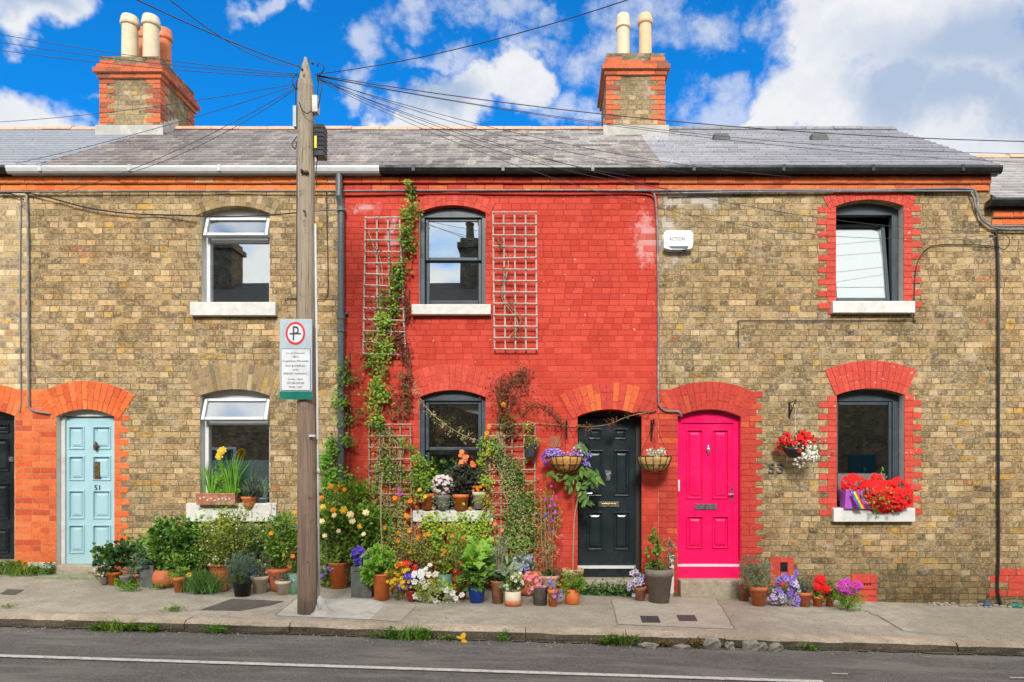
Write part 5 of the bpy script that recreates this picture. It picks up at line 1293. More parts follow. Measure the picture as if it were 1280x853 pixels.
a = pp(368, 742, 16, 26, 'pot_green', 'cyl', 'green glazed pot of violet bells half hidden behind the pole'); a.bush((360, 700, 380, 722), 150, 'lf_mid', .025, .018); a.bush((364, 714, 376, 748), 120, 'lf_mid', .02, .014, name='trailing_stems', fl=(('violet', 26, .022),)); a.flowers((352, 630, 376, 710), 'orange', 5, .028)

# -------- between the pole and the trellis
a = pp(423, 735, 25, 32, 'terracotta_bright', 'tall', 'tall orange clay pot with violet bellflowers just right of the pole'); a.bush((398, 690, 430, 742), 350, 'lf_mid', .025, .02, droop=.6, fl=(('violet', 46, .026), ('lilac', 8, .026))); a.bush((396, 726, 438, 747), 300, 'lf_moss', .026, .02, name='ground_foliage', stems=None)
a = pp(455, 745, 27, 38, 'slate_box', 'box', 'dark slate box topped with a dome of deep purple flowers'); a.bush((438, 684, 474, 708), 160, 'lf_dark', .02, .015, fl=(('deep', 420, .016, 5, None),))
a = Plant('rose_bush', 432, 735, 'large rose bush with yellow and cream roses right of the pole', 'rose bush'); a.bush((396, 598, 480, 708), 2900, 'lf_moss', .04, .03, k=50, spread=.34, stems='stem_brown', rb=(.1, .85), base=(0, 0, 0))
for (px, py, c_, s_) in ((438, 637, 'yellow', .05), (410, 622, 'orange', .03), (424, 637, 'orange', .035), (447, 642, 'cream', .045), (464, 640, 'cream', .042), (449, 650, 'cream', .04), (404, 655, 'yellow', .035), (413, 650, 'cream', .035), (428, 643, 'cream', .035), (456, 657, 'yellow', .035), (462, 666, 'cream', .03), (412, 633, 'yellow', .035), (405, 609, 'orange', .03), (424, 608, 'orange', .035), (440, 612, 'orange', .03), (415, 668, 'cream', .03), (433, 662, 'cream', .03)):
    mb = MB(); p = a.p(px, py, -.26 + rng.uniform(-.05, .05))
    for k in range(3): flower(mb, p + Vector((0, -.012 * k, 0)), Vector((rng.uniform(-.3, .3), -1, .4)), s_ * (1 - .26 * k), 6, 0, None, cup=.35)
    mb.build('rose', 'fl_' + c_, a.root, local=True)
a = pp(477, 750, 22, 33, 'terracotta_bright', 'tall', 'tall bright orange pot overflowing with pale green crinkled leaves'); a.bush((449, 686, 498, 728), 620, 'lf_bright', .042, .04, 'l', spread=.5, rb=(.4, 1), k=16); a.stalks([(478, 690), (476, 640), (478, 590)], 1, 'stem_dry', .006, .002, 'cane')
a = Plant('yellow_flower_clump', 497, 751, 'trailing mass of small yellow flowers between the orange pot and the red bowl', 'plant'); a.bush((484, 708, 514, 749), 420, 'lf_olive', .025, .018, stems='stem_green', fl=(('yellow', 150, .02),), spread=.5); a.flowers((488, 702, 520, 715), 'red', 5, .03)
a = pp(524, 728, 20, 26, 'pot_teal', 'tall', 'dark blue glazed pot with dry brown twigs behind the white petunias'); a.bush((508, 672, 542, 705), 130, 'lf_dry', .03, .01, stems='stem_dry', spread=.5); a.stalks([(524, 704), (526, 680), (522, 640)], 14, 'stem_dry', .0025, .05)
a = pp(514, 752, 14, 14, 'pot_red', 'bowl', 'small red bowl of deep purple petunias among white ones'); a.bush((499, 716, 522, 742), 90, 'lf_dark', .02, .015, fl=(('deep', 70, .028),))
a = pp(547, 753, 20, 14, 'pot_black', 'bowl', 'low trailing pot of white petunias with lime foliage'); a.bush((518, 722, 572, 752), 500, 'lf_lime', .026, .02, spread=.5, k=18)
for b_, n_ in (((510, 712, 532, 732), 12), ((531, 706, 546, 722), 6), ((538, 736, 580, 756), 22), ((528, 726, 540, 742), 4), ((516, 738, 525, 750), 3)): a.flowers(b_, 'white', n_, .036)
a = pp(555, 736, 20, 19, 'pot_green', 'cyl', 'sage green pot with a yellow blooming bush under the red house window'); a.bush((541, 682, 566, 719), 460, 'lf_lime', .024, .015, up=.8, fl=(('yellow', 24, .014),))
a = pp(575, 749, 19, 25, 'terracotta_brown', 'tall', 'brown clay pot with a loose upright plant and a red flower'); a.bush((559, 652, 588, 728), 420, 'lf_olive', .03, .01, up=.9, k=20, spread=.35, fl=(('coral', 5, .022),)); a.flowers((568, 706, 577, 716), 'red', 3, .03)
a = pp(596, 753, 22, 19, 'pot_blue', 'bucket', 'cobalt blue glazed pot with a tall plant of large light green leaves'); a.bush((579, 678, 613, 712), 120, 'lf_bright', .085, .085, 'l', spread=.6, k=9, rb=(.5, 1)); a.bush((580, 700, 612, 736), 130, 'lf_mid', .075, .07, 'l', k=9, spread=.6, name='lower_foliage', rb=(.1, .7))
a = pp(622, 754, 17, 28, 'terracotta_old', 'tall', 'tall old clay pot with broad felted grey green leaves'); a.bush((606, 704, 642, 732), 34, 'lf_grey', .14, .055, 'r', k=7, spread=.3, up=.6); a.bush((613, 655, 636, 708), 240, 'lf_grey', .022, .01, stems='stem_dry', name='seed_stalks', k=16, rb=(.4, 1))
a = pp(641, 757, 20, 18, 'pot_cream', 'cyl', 'two tone cream and clay cylinder pot with small white flowers'); a.bush((627, 716, 655, 742), 300, 'lf_mid', .024, .012, fl=(('white', 34, .02),), up=.8)
mb = MB(); mb.lathe([(a.r * 1.004, 0), (a.r * 1.008, a.H * .38)], (0, 0, .001), 22); mb.build('clay_band', 'terracotta', a.root, local=True, smooth=True)
a = pp(658, 744, 36, 28, 'terracotta', 'bowl', 'wide clay bowl with pale blue star flowers'); a.bush((640, 693, 672, 722), 330, 'lf_grey', .035, .008, up=.8, fl=(('blue', 55, .018),), stems='stem_green'); a.bush((640, 730, 660, 752), 110, 'lf_dark', .025, .02, name='ground_foliage', stems=None)
a = pp(675, 756, 21, 23, 'pot_stone', 'bucket', 'rough grey stone pot with a bunch of pink flowers'); a.bush((658, 722, 682, 742), 140, 'lf_mid', .022, .012, fl=(('pink', 60, .019),)); a.flowers((656, 712, 672, 742), 'pink', 18, .02)
a = pp(687, 741, 25, 22, 'terracotta_pale', 'bowl', 'pale clay urn with tall dry grass stems and magenta sweet peas'); a.stalks([(687, 720), (686, 680), (688, 620)], 11, 'stem_dry', .0022, .035); a.bush((670, 612, 702, 712), 620, 'lf_straw', .028, .009, stems=None, k=34, spread=.3); a.bush((672, 600, 700, 700), 330, 'lf_olive', .026, .012, stems=None, k=24, spread=.3, name='green_shoots'); a.flowers((676, 590, 698, 660), 'magenta', 11, .022, cc=None); a.flowers((678, 640, 692, 664), 'deep', 5, .022)
a = pp(691, 758, 13, 21, 'terracotta_bright', 'flower', 'small orange pot of trailing violas in front of the stone pot'); a.bush((680, 724, 704, 756), 170, 'lf_olive', .02, .012, fl=(('violet', 14, .026),))
a = pp(716, 741, 27, 30, 'terracotta_pale', 'flower', 'pale clay pot of the slender tree whose crown hangs beside the black door')
a.stalks([(716, 712), (716.5, 690), (718, 650), (722, 625), (722, 600), (723, 580)], 1, 'stem_dry', .008, .003, 'trunk')
Yv = YMAX; YMAX = -a.Y - .05; mb = MB()
for (px, py, n_, rd) in ((727, 558, 9, .07), (722, 592, 10, .09), (737, 598, 12, .11), (746, 598, 10, .06), (716, 604, 8, .08), (731, 622, 8, .07), (728, 588, 10, .09), (708, 596, 6, .06), (692, 592, 5, .05), (731, 612, 6, .05), (742, 590, 6, .06)):
    c = a.p(px, py, -.12)
    for _ in range(int(n_ * 1.2)): leaf(mb, c + rv() * rd, Vector((rng.uniform(-1, 1), -.3, rng.uniform(-1.1, -.1))), Vector((rng.uniform(-.8, .8), -1, rng.uniform(-.2, .8))), .12 * rng.uniform(.6, 1.2), .05, 'd' if rng.random() < .6 else 'r', rng.random())
mb.build('crown', leafmat('lf_tree', (.07, .17, .03), (.14, .27, .05), (.25, .38, .11)), a.root, local=True)
a.stalks([(722, 600), (727, 575), (727, 556)], 2, 'stem_green', .003, .02, 'twig'); a.stalks([(722, 605), (735, 590), (748, 596)], 2, 'stem_green', .003, .02, 'twig')
a = pp(715, 755, 18, 19, 'terracotta_bright', 'cyl', 'squat orange pot of low green leaves left of the black door step'); a.bush((697, 714, 731, 740), 420, 'lf_moss', .028, .02, spread=.5); a.flowers((702, 736, 713, 744), 'violet', 3, .032)
a = Plant('ground_ivy', 757, 743, 'dark green ivy creeping along the foot of the black door step', 'ivy', Y=-.16, wall=-.05); mb = MB()
for i in range(1100):
    t = rng.random(); p = Vector(((t - .5) * 78 * a.k, rng.gauss(0, .05), abs(rng.gauss(0, .065)))); leaf(mb, p, rv() + Vector((0, -.4, .1)), Vector((0, -.6, .8)) + rv() * .5, .028, .024, 'r')
mb.build('leaves', 'lf_dark', a.root, local=True)
a = pp(800, 751, 16, 18, 'terracotta_old', 'flower', 'weathered small clay pot of lilac petunias right of the black door'); a.bush((781, 712, 808, 742), 220, 'lf_mid', .022, .014, fl=(('lilac', 40, .032, 5, 'dark'),))
a = pp(824, 753, 35, 42, 'pot_taupe', 'flower', 'largest pot, taupe, with a straggly climber on thin canes between the two doors'); a.bush((806, 700, 844, 714), 170, 'lf_mid', .028, .02); a.bush((803, 664, 832, 702), 130, 'lf_mid', .034, .028, 'r', spread=.3, k=10, base=(0, 0, .36)); a.bush((828, 676, 848, 704), 60, 'lf_grey', .034, .02, 'r', name='side_foliage', spread=.3); a.stalks([(820, 712), (822, 690), (828, 674), (840, 680), (842, 706)], 2, 'terracotta_bright', .002, .02, 'wire_hoop')
a = Plant('white_trim_post', 839, 746, 'narrow white plastic board leaning behind the taupe pot', 'board', Y=-.06); mb = MB(); q0, q1 = a.p(836.5, 745), a.p(842, 694); mb.box(q0.x, q1.x, -.02, .0, q0.z, q1.z, .5); mb.build('board', 'plastic_white', a.root, local=True)

# -------- in front of number 53
a = pp(948, 757, 22, 24, 'terracotta', 'flower', 'clay pot with a big grey green feathery bush right of the pink door'); a.bush((925, 694, 966, 740), 1250, 'lf_grey', .03, .010, up=.9, spread=.5, k=18, stems='stem_green')
a = pp(930, 751, 15, 24, 'terracotta_old', 'tall', 'slim old clay pot half behind the feathery bush by the pink door'); a.bush((918, 738, 932, 754), 80, 'lf_blue', .02, .008)
a = pp(972, 757, 18, 14, 'pot_stone', 'bowl', 'low stone pot hidden under a mound of violet veined petunias'); a.bush((960, 716, 1000, 756), 300, 'lf_mid', .022, .014, spread=.5)
for b_, n_, cc_ in (((960, 738, 982, 754), 16, 'lilac'), ((970, 718, 990, 748), 24, 'violet'), ((986, 720, 998, 756), 18, 'lilac'), ((990, 742, 1000, 758), 8, 'violet'), ((980, 712, 996, 726), 8, 'violet')): a.flowers(b_, cc_, n_, .034, 5, 'dark')
a = pp(1005, 758, 19, 18, 'terracotta', 'flower', 'clay pot of small grey green shrub left of the red geranium'); a.bush((991, 722, 1020, 744), 420, 'lf_blue', .024, .012, spread=.5, rb=(0, .7)); a.flowers((1008, 722, 1016, 730), 'red', 2, .02)
a = pp(1022, 758, 14, 13, 'terracotta_bright', 'flower', 'small clay pot with bright scarlet geranium heads'); a.bush((1012, 736, 1034, 750), 120, 'lf_mid', .025, .022, 'r'); 
for b_ in ((1019, 720, 1030, 730), (1015, 728, 1026, 738), (1024, 732, 1037, 741)): a.flowers(b_, 'red', 40, .024, 5, None)
a = pp(1037, 758, 12, 13, 'terracotta', 'flower', 'tiny clay pot with low leaves between scarlet and magenta flowers'); a.bush((1028, 730, 1046, 748), 170, 'lf_dark', .024, .02)
a = Plant('magenta_daisy_clump', 1060, 763, 'green cushion of magenta daisies, rightmost plant on the pavement', 'plant'); a.bush((1042, 733, 1080, 762), 1100, 'lf_moss', .026, .009, spread=.5, k=20, stems='stem_green'); a.flowers((1046, 725, 1076, 742), 'magenta', 34, .03, 8, 'dark'); a.flowers((1060, 738, 1066, 746), 'lilac', 2, .03)

# -------- weeds
GWd = 'weeds growing along the kerb'
def weed(px0, px1, pyb, h, n, mat, label, L=.035, kind='d', Y=None, z=None, name='weed_clump', group=GWd):
    a = Plant(name, (px0 + px1) / 2, pyb, label, 'weeds', group, Y=Y, zbase=z, wall=1); mb = MB(); w = (px1 - px0) * a.k
    k = max(4, int(w / .05)); cs = [(rng.uniform(-.5, .5) * w, rng.uniform(.35, 1)) for _ in range(k)]
    for i in range(n):
        cx, ch = cs[rng.randrange(k)]; p = Vector((cx + rng.gauss(0, .035), rng.gauss(0, .02), rng.random() ** .7 * h * a.k * ch))
        leaf(mb, p, Vector((rng.uniform(-1, 1), -.5 + rng.uniform(-.5, .3), .5)), Vector((0, -.4, 1)) + rv() * .5, L * rng.uniform(.6, 1.2), L * .55, kind)
    blades(mb, (0, 0, 0), n // 6, h * a.k * 1.3, .005, w * .25, .4, 0)
    mb.build('leaves', mat, a.root, local=True)
def kweed(px0, px1, h, n, mat, label, **k):
    Y = KY - .21; x = X((px0 + px1) / 2, Y); weed(px0, px1, 0, h, n, mat, label, Y=Y, z=zk(x) - .10, **k)
kweed(118, 168, 16, 420, 'lf_moss', 'wide bright green weed clump on the kerb below the blue door')
kweed(177, 204, 12, 170, 'lf_moss', 'small weed tuft on the kerb right of the widest left clump')
kweed(259, 278, 13, 130, 'lf_bright', 'round light green weed tuft on the kerb left of the pole', L=.03)
kweed(490, 544, 20, 520, 'lf_bright', 'largest weed clump on the kerb, right of the pole')
kweed(463, 482, 8, 60, 'lf_moss', 'thin sprig of weed on the kerb just before the largest clump')
kweed(548, 566, 7, 50, 'lf_moss', 'tiny weed beside the yellow petals in the gutter')
kweed(625, 634, 16, 60, 'lf_bright', 'upright little weed at a kerb joint below the two tone pot', L=.03)
kweed(757, 795, 15, 300, 'lf_moss', 'spiky weed clump on the kerb below the black door')
kweed(748, 756, 9, 30, 'lf_moss', 'tiny weed left of the spiky clump under the black door')
kweed(862, 882, 13, 120, 'lf_dry', 'dry brown tuft of grass among the kerb rubble')
kweed(820, 842, 9, 90, 'lf_dry', 'reddish dry weed in the gutter left of the rubble')
kweed(1002, 1020, 10, 60, 'lf_moss', 'small weed at the kerb right of the loose stones')
weed(-4, 64, 726, 19, 1100, 'lf_moss', 'low spreading weed at the foot of the terracotta pier', Y=-.16, name='wall_weed_clump', group='weeds at the foot of the walls', L=.04)
weed(210, 222, 752 + 12, 8, 60, 'lf_bright', 'lone light green weed in a crack near the kerb', name='weed_clump', group='weeds growing in pavement cracks')
weed(4, 18, 760, 5, 30, 'lf_lime', 'yellowish weed speck in the pavement at the left edge', name='weed_clump', group='weeds growing in pavement cracks')
weed(146, 172, 739, 10, 140, 'lf_bright', 'bright weed on the pavement in front of the leftmost pots', name='weed_clump', group='weeds growing in pavement cracks')
weed(192, 204, 737, 6, 50, 'lf_bright', 'small weed sprout at the base of the ball shaped pot', name='weed_clump', group='weeds growing in pavement cracks')
weed(838, 850, 750, 5, 30, 'lf_moss', 'small green sprout at the right foot of the taupe pot', name='weed_clump', group='weeds growing in pavement cracks', Y=-.1)
# stones and bits in the gutter
GS = 'loose stones in the gutter'
for (a_, b_, y0, y1, lab) in ((879, 901, 795, 808, 'flat square stone slab'), (906, 918, 798, 807, 'small pale cobble right of the slab'), (927, 951, 797, 809, 'largest loose grey stone'), (945, 960, 801, 811, 'rounded grey cobble in front of the largest stone'), (960, 978, 800, 809, 'pale loose stone, rightmost in the gutter'), (840, 864, 803, 807, 'sliver of white plaster'), (797, 822, 799, 804, 'long white rubble sliver')):
    Y = KY - .26; s = (Y - CY) / F; x = X((a_ + b_) / 2, Y); z0 = zroad(x, Y)
    mb = MB(); rx, rz = (b_ - a_) / 2 * s, (y1 - y0) * s; prof = [(rx * .9, 0), (rx, rz * .4), (rx * .93, rz * .8), (rx * .6, rz)]
    mb.lathe(prof, (x, Y, z0), 9, wob=.06); mb.v = [(p[0] + rng.uniform(-.01, .01), Y + (p[1] - Y) * .55 + rng.uniform(-.01, .01), p[2] + (rng.uniform(-.008, .008) if p[2] > z0 + .01 else 0)) for p in mb.v]
    tag(mb.build('loose_stone', 'rubble', None), lab + ' lying in the gutter' if 'gutter' not in lab else lab, 'stone', GS)
Y = KY - .26; mb = MB(); x = X(576, Y)
for i in range(5): leaf(mb, Vector((x + rng.uniform(-.04, .04), Y, zroad(x, Y) + .02)), rv(), Vector((0, -.3, 1)), .07, .05, 'r')
tag(mb.build('fallen_petals', 'fl_yellow', None), 'orange yellow fallen petals lying in the gutter', 'petals')
mb = MB()   # crumbs and painted rubble at the foot of the far right wall
for i in range(60):
    px = rng.uniform(1160, 1300); Y = -rng.random() ** 2 * .14 - .02; x = X(px, Y); q = rng.uniform(.01, .03); z = gz(x, Y)
    mb.lathe([(q, 0), (q * 1.1, q * .6), (q * .5, q)], (x, Y, z), 6, wob=.1)
tag(mb.build('rubble', 'rubble', None), 'crumbled mortar and grit at the foot of the far right wall', 'rubble', kind='stuff')
for (a_, b_, c_, d_, m_, lab) in ((1229, 1239, 757, 763, 'stone_blue', 'small blue painted stone by the foot of the black cable'), (1259, 1279, 749, 757, 'stone_green', 'green painted stone at the wall foot at the right edge'), (1261, 1277, 760, 765, 'slate_box', 'dark flat stone on the pavement at the right edge')):
    Y = -.1; s = (Y - CY) / F; mb = MB(); x = X((a_ + b_) / 2, Y); rx = (b_ - a_) / 2 * s; z = gz(x, Y); mb.lathe([(rx * .9, 0), (rx, .03), (rx * .6, .06)], (x, Y, z), 9, wob=.1); mb.v = [(p[0], Y + (p[1] - Y) * .6, p[2]) for p in mb.v]
    tag(mb.build('loose_stone', m_, None), lab, 'stone')
mb = MB()   # grit along the gutter and the wall foot
for i in range(900):
    t = rng.random(); x = rng.uniform(-6.5, 6.5)
    if t < .6: y = KY - .17 - rng.random() ** 2 * .28; z = zroad(x, y)
    elif t < .85: y = KY + rng.random() * .5 * rng.random(); z = gz(x, y)
    else: y = -rng.random() ** 2 * .5 - .03; z = gz(x, y)
    q = rng.uniform(.003, .010) if t < .6 else rng.uniform(.003, .007); mb.lathe([(q, -.002), (q * 1.1, q * .6), (q * .4, q * 1.1)], (x, y, z), 5, wob=.1)
tag(mb.build('grit', 'rubble', None), 'fine grit and crumbs lying along the gutter and wall foot', 'grit', kind='stuff')
mb = MB()
for i in range(170):
    x = rng.uniform(-5.4, 3.4); y = rng.uniform(-1.9, -.3) if rng.random() < .45 else KY - .18 - rng.random() * .15; z = (gz(x, y) if y > KY else zroad(x, y)) + .012
    leaf(mb, Vector((x, y, z)), Vector((rng.uniform(-1, 1), rng.uniform(-1, 1), .05)), Vector((0, 0, 1)) + rv() * .3, rng.uniform(.012, .035), .014, 'd')
tag(mb.build('leaf_litter', 'lf_dry', None), 'scattered dry fallen leaves on the pavement and in the gutter', 'leaf litter', kind='stuff')
# small black access covers
for (pts, lab) in ((((800, 771), (822, 771), (826, 779), (803, 779)), 'small dark access cover in the pale pavement patch, left one'), (((846, 770), (868, 770), (872, 777), (849, 777)), 'small dark access cover in the pale pavement patch, right one')):
    mb = MB(); q = [gpt(a_, b_, .009) for a_, b_ in pts]; lo = [(a_, b_, c_ - .03) for a_, b_, c_ in q]; mb.add(q + lo, [(0, 1, 2, 3), (0, 1, 5, 4), (1, 2, 6, 5), (2, 3, 7, 6), (3, 0, 4, 7)], .5); tag(mb.build('access_cover', 'cover_dark', None), lab, 'access cover', 'access covers in the pavement')

# ================================================================== trellises
def trellis(tl, tr, bl, br, nx, nz, Y, mat, label, group='wooden trellises on the red wall'):
    t = thing('trellis', (X((bl[0] + br[0]) / 2), Y, Z(bl[1])), label, 'trellis', group); mb = MB()
    lp = lambda a, b, t_: (a[0] + (b[0] - a[0]) * t_, a[1] + (b[1] - a[1]) * t_)
    for i in range(nx):
        t_ = i / (nx - 1); a_, b_ = lp(tl, tr, t_), lp(bl, br, t_); j = rng.uniform(-.5, .5)
        mb.tube([P(a_[0] + j, a_[1] - 1.5, Y), P((a_[0] + b_[0]) / 2 + j * .3, (a_[1] + b_[1]) / 2, Y), P(b_[0] - j, b_[1] + 2, Y)], .0102, 4, None)
    mb.build('uprights', mat, t); mb = MB()
    for i in range(nz):
        t_ = i / (nz - 1); a_, b_ = lp(tl, bl, t_), lp(tr, br, t_); j = rng.uniform(-.6, .6)
        mb.tube([P(a_[0] - 1, a_[1] + j, Y - .018), P(b_[0] + 1, b_[1] - j, Y - .018)], .0102, 4, None)
    mb.build('crossbars', mat, t)
trellis((457, 272), (499, 272.5), (454, 442), (507, 444), 4, 13, -.05, 'trellis_wood', 'pale trellis left of the upper window on the red wall, partly under the vine')
trellis((616.5, 266), (670, 265.5), (618, 436.5), (671, 437), 5, 13, -.05, 'trellis_wood', 'pale bare trellis right of the upper window on the red wall')
trellis((461, 531), (513, 531), (462, 705), (515, 705), 5, 13, -.06, 'trellis_wood_old', 'weathered trellis left of the lower window on the red wall')
trellis((612, 531), (669, 531), (613, 715), (668, 715), 5, 14, -.06, 'trellis_wood_old', 'weathered trellis right of the lower window, thick with climbers')

# ================================================================== climbers on the red wall
def climber(label, path, n, mat, L, W, kind, width, group=None, stem='stem_brown', Y=-.08, base=None, fl=(), name='climbing_plant', cat='climbing plant', stems=2, wob=.03, gaps=0.):
    global YMAX
    x, y_, z_ = P(path[-1][0], path[-1][1], Y); root = thing(name, (x, Y, z_), label, cat, group); YMAX = -.012
    mb = MB(); segs = []
    for (a_, b_) in zip(path, path[1:]): segs.append((a_, b_))
    Ls = [math.hypot(b_[0] - a_[0], b_[1] - a_[1]) * (a_[2] + b_[2]) / 2 for a_, b_ in segs]; tot = sum(Ls)
    for (a_, b_), l in zip(segs, Ls):
        m_ = int(1.5 * n * l / tot); k = max(3, int(math.hypot(b_[0] - a_[0], b_[1] - a_[1]) / 7)); cs = []
        for _ in range(k):
            t = rng.random(); w = a_[2] + (b_[2] - a_[2]) * t
            cs.append((a_[0] + (b_[0] - a_[0]) * t + rng.uniform(-.5, .5) * w, a_[1] + (b_[1] - a_[1]) * t + rng.uniform(-4, 4), rng.uniform(.25, .5) * w * .8 + 1.5, rng.random(), rng.uniform(-.06, .02)))
        for _ in range(m_):
            c = cs[rng.randrange(k)]; p = Vector(P(c[0] + rng.gauss(0, 1) * c[2] * .6, c[1] + rng.gauss(0, 1) * c[2] * .7, 0)); p.y = min(-.02, Y + c[4] + rng.gauss(0, .035))
            leaf(mb, p, Vector((rng.uniform(-1, 1), -.5, rng.uniform(-.9, .6))), Vector((rng.uniform(-.5, .5), -1, .5)), L * rng.uniform(.6, 1.25), W * rng.uniform(.7, 1.2), kind, min(1, max(0, c[3] + rng.uniform(-.3, .3))))
    mb.build('leaves', mat, root)
    mb = MB()
    for k in range(stems):
        pts = [P(a_[0] + rng.uniform(-.25, .25) * a_[2], a_[1], min(-.02, Y + .03 + rng.uniform(-.02, .02))) for a_ in path]
        mb.tube(smooth(pts, 4), .0028 if name == 'leafy_string' else .005, 4, .5, cap=False)
    mb.build('stems', stem, root)
    for (c_, pts, sz) in fl:
        mb = MB()
        for px, py in pts:
            for k in range(2): flower(mb, Vector(P(px + rng.uniform(-1, 1), py + rng.uniform(-1, 1), Y - .08)), Vector((0, -1, .3)) + rv() * .4, sz, 5, 0, None)
        mb.build('flowers', 'fl_' + c_, root)
    YMAX = None
    return root
climber('bright green vine climbing from the lower trellis past the upper trellis to the eaves', [(517, 232, 7), (514, 262, 16), (508, 290, 22), (503, 320, 18), (500, 350, 18), (493, 372, 22), (490, 395, 18), (480, 425, 26), (474, 445, 22), (470, 480, 24), (473, 510, 28), (474, 532, 22)], 1150, 'lf_moss', .042, .034, 'l', 1, stems=4)
climber('reddish brown leafy stems tangled across the foot of the upper left trellis', [(510, 360, 8), (508, 400, 10), (498, 425, 22), (512, 445, 14), (508, 480, 12), (500, 505, 22), (503, 530, 14)], 420, 'lf_redbrown', .034, .026, 'l', 1, stems=3)
climber('small reddish leaves scattered on the upper left trellis bars', [(460, 290, 6), (474, 330, 26), (470, 380, 30), (462, 430, 22), (472, 445, 30)], 130, 'lf_redbrown', .03, .022, 'd', 1, stems=3, stem='stem_dry')
climber('light green ivy climbing beside the dark downpipe', [(437, 462, 18), (428, 490, 22), (440, 515, 22), (432, 535, 16), (438, 555, 14)], 210, 'lf_moss', .045, .038, 'l', 1, stems=3)
climber('light green shoots against the brown brick left of the downpipe', [(414, 545, 8), (416, 570, 16), (412, 590, 22), (425, 600, 26), (430, 620, 40)], 420, 'lf_bright', .042, .034, 'l', 1, stems=2, fl=(('orange', [(425, 607), (421, 613)], .03),))
climber('dark red leaved creeper sprawling above the lower right trellis', [(655, 462, 10), (645, 475, 40), (628, 490, 34), (632, 508, 30), (622, 530, 26), (640, 545, 30)], 480, 'lf_redbrown', .032, .026, 'l', 1, stems=6, fl=(('orange', [(630, 506), (611, 534), (609, 541)], .03),))
climber('sparse reddish tendril on the red wall left of the hanging basket', [(700, 527, 6), (685, 513, 12), (668, 505, 18), (650, 520, 12)], 110, 'lf_redbrown', .028, .02, 'd', 1, stems=2)
climber('few small leaves on the upper right trellis', [(622, 300, 6), (634, 330, 10), (628, 370, 8), (650, 400, 20), (640, 420, 20)], 110, 'lf_redbrown', .028, .02, 'd', 1, stems=2, stem='stem_dry')
climber('mixed green climber covering the lower left trellis', [(482, 535, 22), (500, 560, 24), (492, 590, 36), (500, 620, 30), (488, 650, 44), (492, 690, 44)], 750, 'lf_mid', .032, .024, 'l', 1, stems=6, stem='stem_dry', fl=(('orange', [(494, 623), (513, 627), (497, 668), (521, 672), (471, 672), (532, 668), (508, 645)], .03), ('magenta', [(499, 612), (500, 619), (524, 655)], .022)))
climber('yellowish leaves and dry stems on the lower left trellis', [(474, 520, 14), (476, 560, 20), (470, 600, 12), (500, 660, 40), (500, 700, 40)], 420, 'lf_dry', .03, .022, 'd', 1, stems=8, stem='stem_dry')
climber('dense green climber covering the lower right trellis', [(630, 545, 24), (626, 580, 30), (640, 610, 46), (640, 640, 56), (638, 670, 52), (640, 705, 40)], 1450, 'lf_mid', .032, .026, 'l', 1, stems=5, stem='stem_dry', fl=(('coral', [(628, 663), (618, 655), (605, 668)], .025),))
climber('tan dry stalks and pale leaves over the lower right trellis', [(625, 540, 20), (630, 590, 26), (640, 620, 40), (650, 660, 44), (646, 700, 40)], 420, 'lf_straw', .03, .016, 'd', 1, stems=14, stem='stem_dry', Y=-.12)
climber('lime yellow foliage spilling under the sill of the red house window', [(525, 655, 12), (548, 660, 30), (575, 655, 30), (596, 662, 30), (570, 680, 50), (545, 690, 40)], 700, 'lf_lime', .04, .034, 'r', 1, stems=8, stem='stem_dry', Y=-.14, fl=(('orange', [(513, 690), (581, 676), (555, 690), (567, 668)], .028), ('coral', [(576, 677), (554, 693)], .025)))
climber('green growth rising to the left jamb of the red house lower window', [(521, 560, 8), (526, 585, 20), (532, 600, 26), (528, 618, 22)], 330, 'lf_moss', .032, .026, 'l', 1, stems=3, Y=-.12, fl=(('yellow', [(524, 612), (531, 620)], .025),))
climber('dry leafy string strung across the lower window of the red house', [(516, 478, 4), (527, 502, 4), (545, 522, 5), (562, 535, 8), (580, 544, 7), (598, 551, 5)], 130, 'lf_straw', .022, .016, 'd', 1, stems=2, stem='stem_dry', Y=-.06, name='leafy_string', cat='string')
climber('thin leafy string strung across the top of the black door', [(662, 528, 3), (690, 531, 5), (722, 533, 7), (745, 533, 12), (765, 529, 6), (785, 521, 4), (808, 516, 2)], 150, 'lf_redbrown', .026, .02, 'd', 1, stems=2, stem='stem_dry', Y=-.06, name='leafy_string', cat='string')

climber('tangle of dry stems and lime shoots low between the lower left trellis and the pots', [(470, 690, 30), (500, 668, 44), (525, 690, 50), (548, 705, 46), (575, 690, 40), (604, 680, 30)], 900, 'lf_olive', .03, .02, 'd', 1, stems=7, stem='stem_dry', Y=-.2, fl=(('orange', [(480, 661), (512, 664), (498, 676), (536, 668), (475, 700)], .026), ('red', [(502, 712), (507, 708)], .03)))
climber('fresh green shoots at the right end of the red house window sill', [(612, 556, 6), (606, 585, 12), (612, 625, 16), (600, 652, 20), (590, 668, 24)], 330, 'lf_lime', .028, .022, 'd', 1, stems=3, Y=-.14)
climber('bushy green mass against the wall behind the pots below the left house window', [(196, 690, 40), (225, 672, 50), (262, 678, 60), (300, 672, 60), (335, 680, 50), (368, 668, 40)], 2300, 'lf_moss', .036, .028, 'l', 1, stems=8, Y=-.2, fl=(('white', [(rng.uniform(240, 345), rng.uniform(640, 700)) for _ in range(26)], .014),))
climber('low mass of leaves beside the foot of the rose bush right of the pole', [(402, 640, 12), (412, 680, 34), (435, 700, 60), (470, 690, 40), (476, 660, 30)], 1100, 'lf_mid', .036, .028, 'l', 1, stems=5, Y=-.22)
climber('dark leaves filling the gaps behind the pots under the right trellis', [(590, 705, 30), (620, 712, 40), (655, 716, 44), (690, 718, 30)], 700, 'lf_dark', .034, .026, 'l', 1, stems=5, Y=-.14)
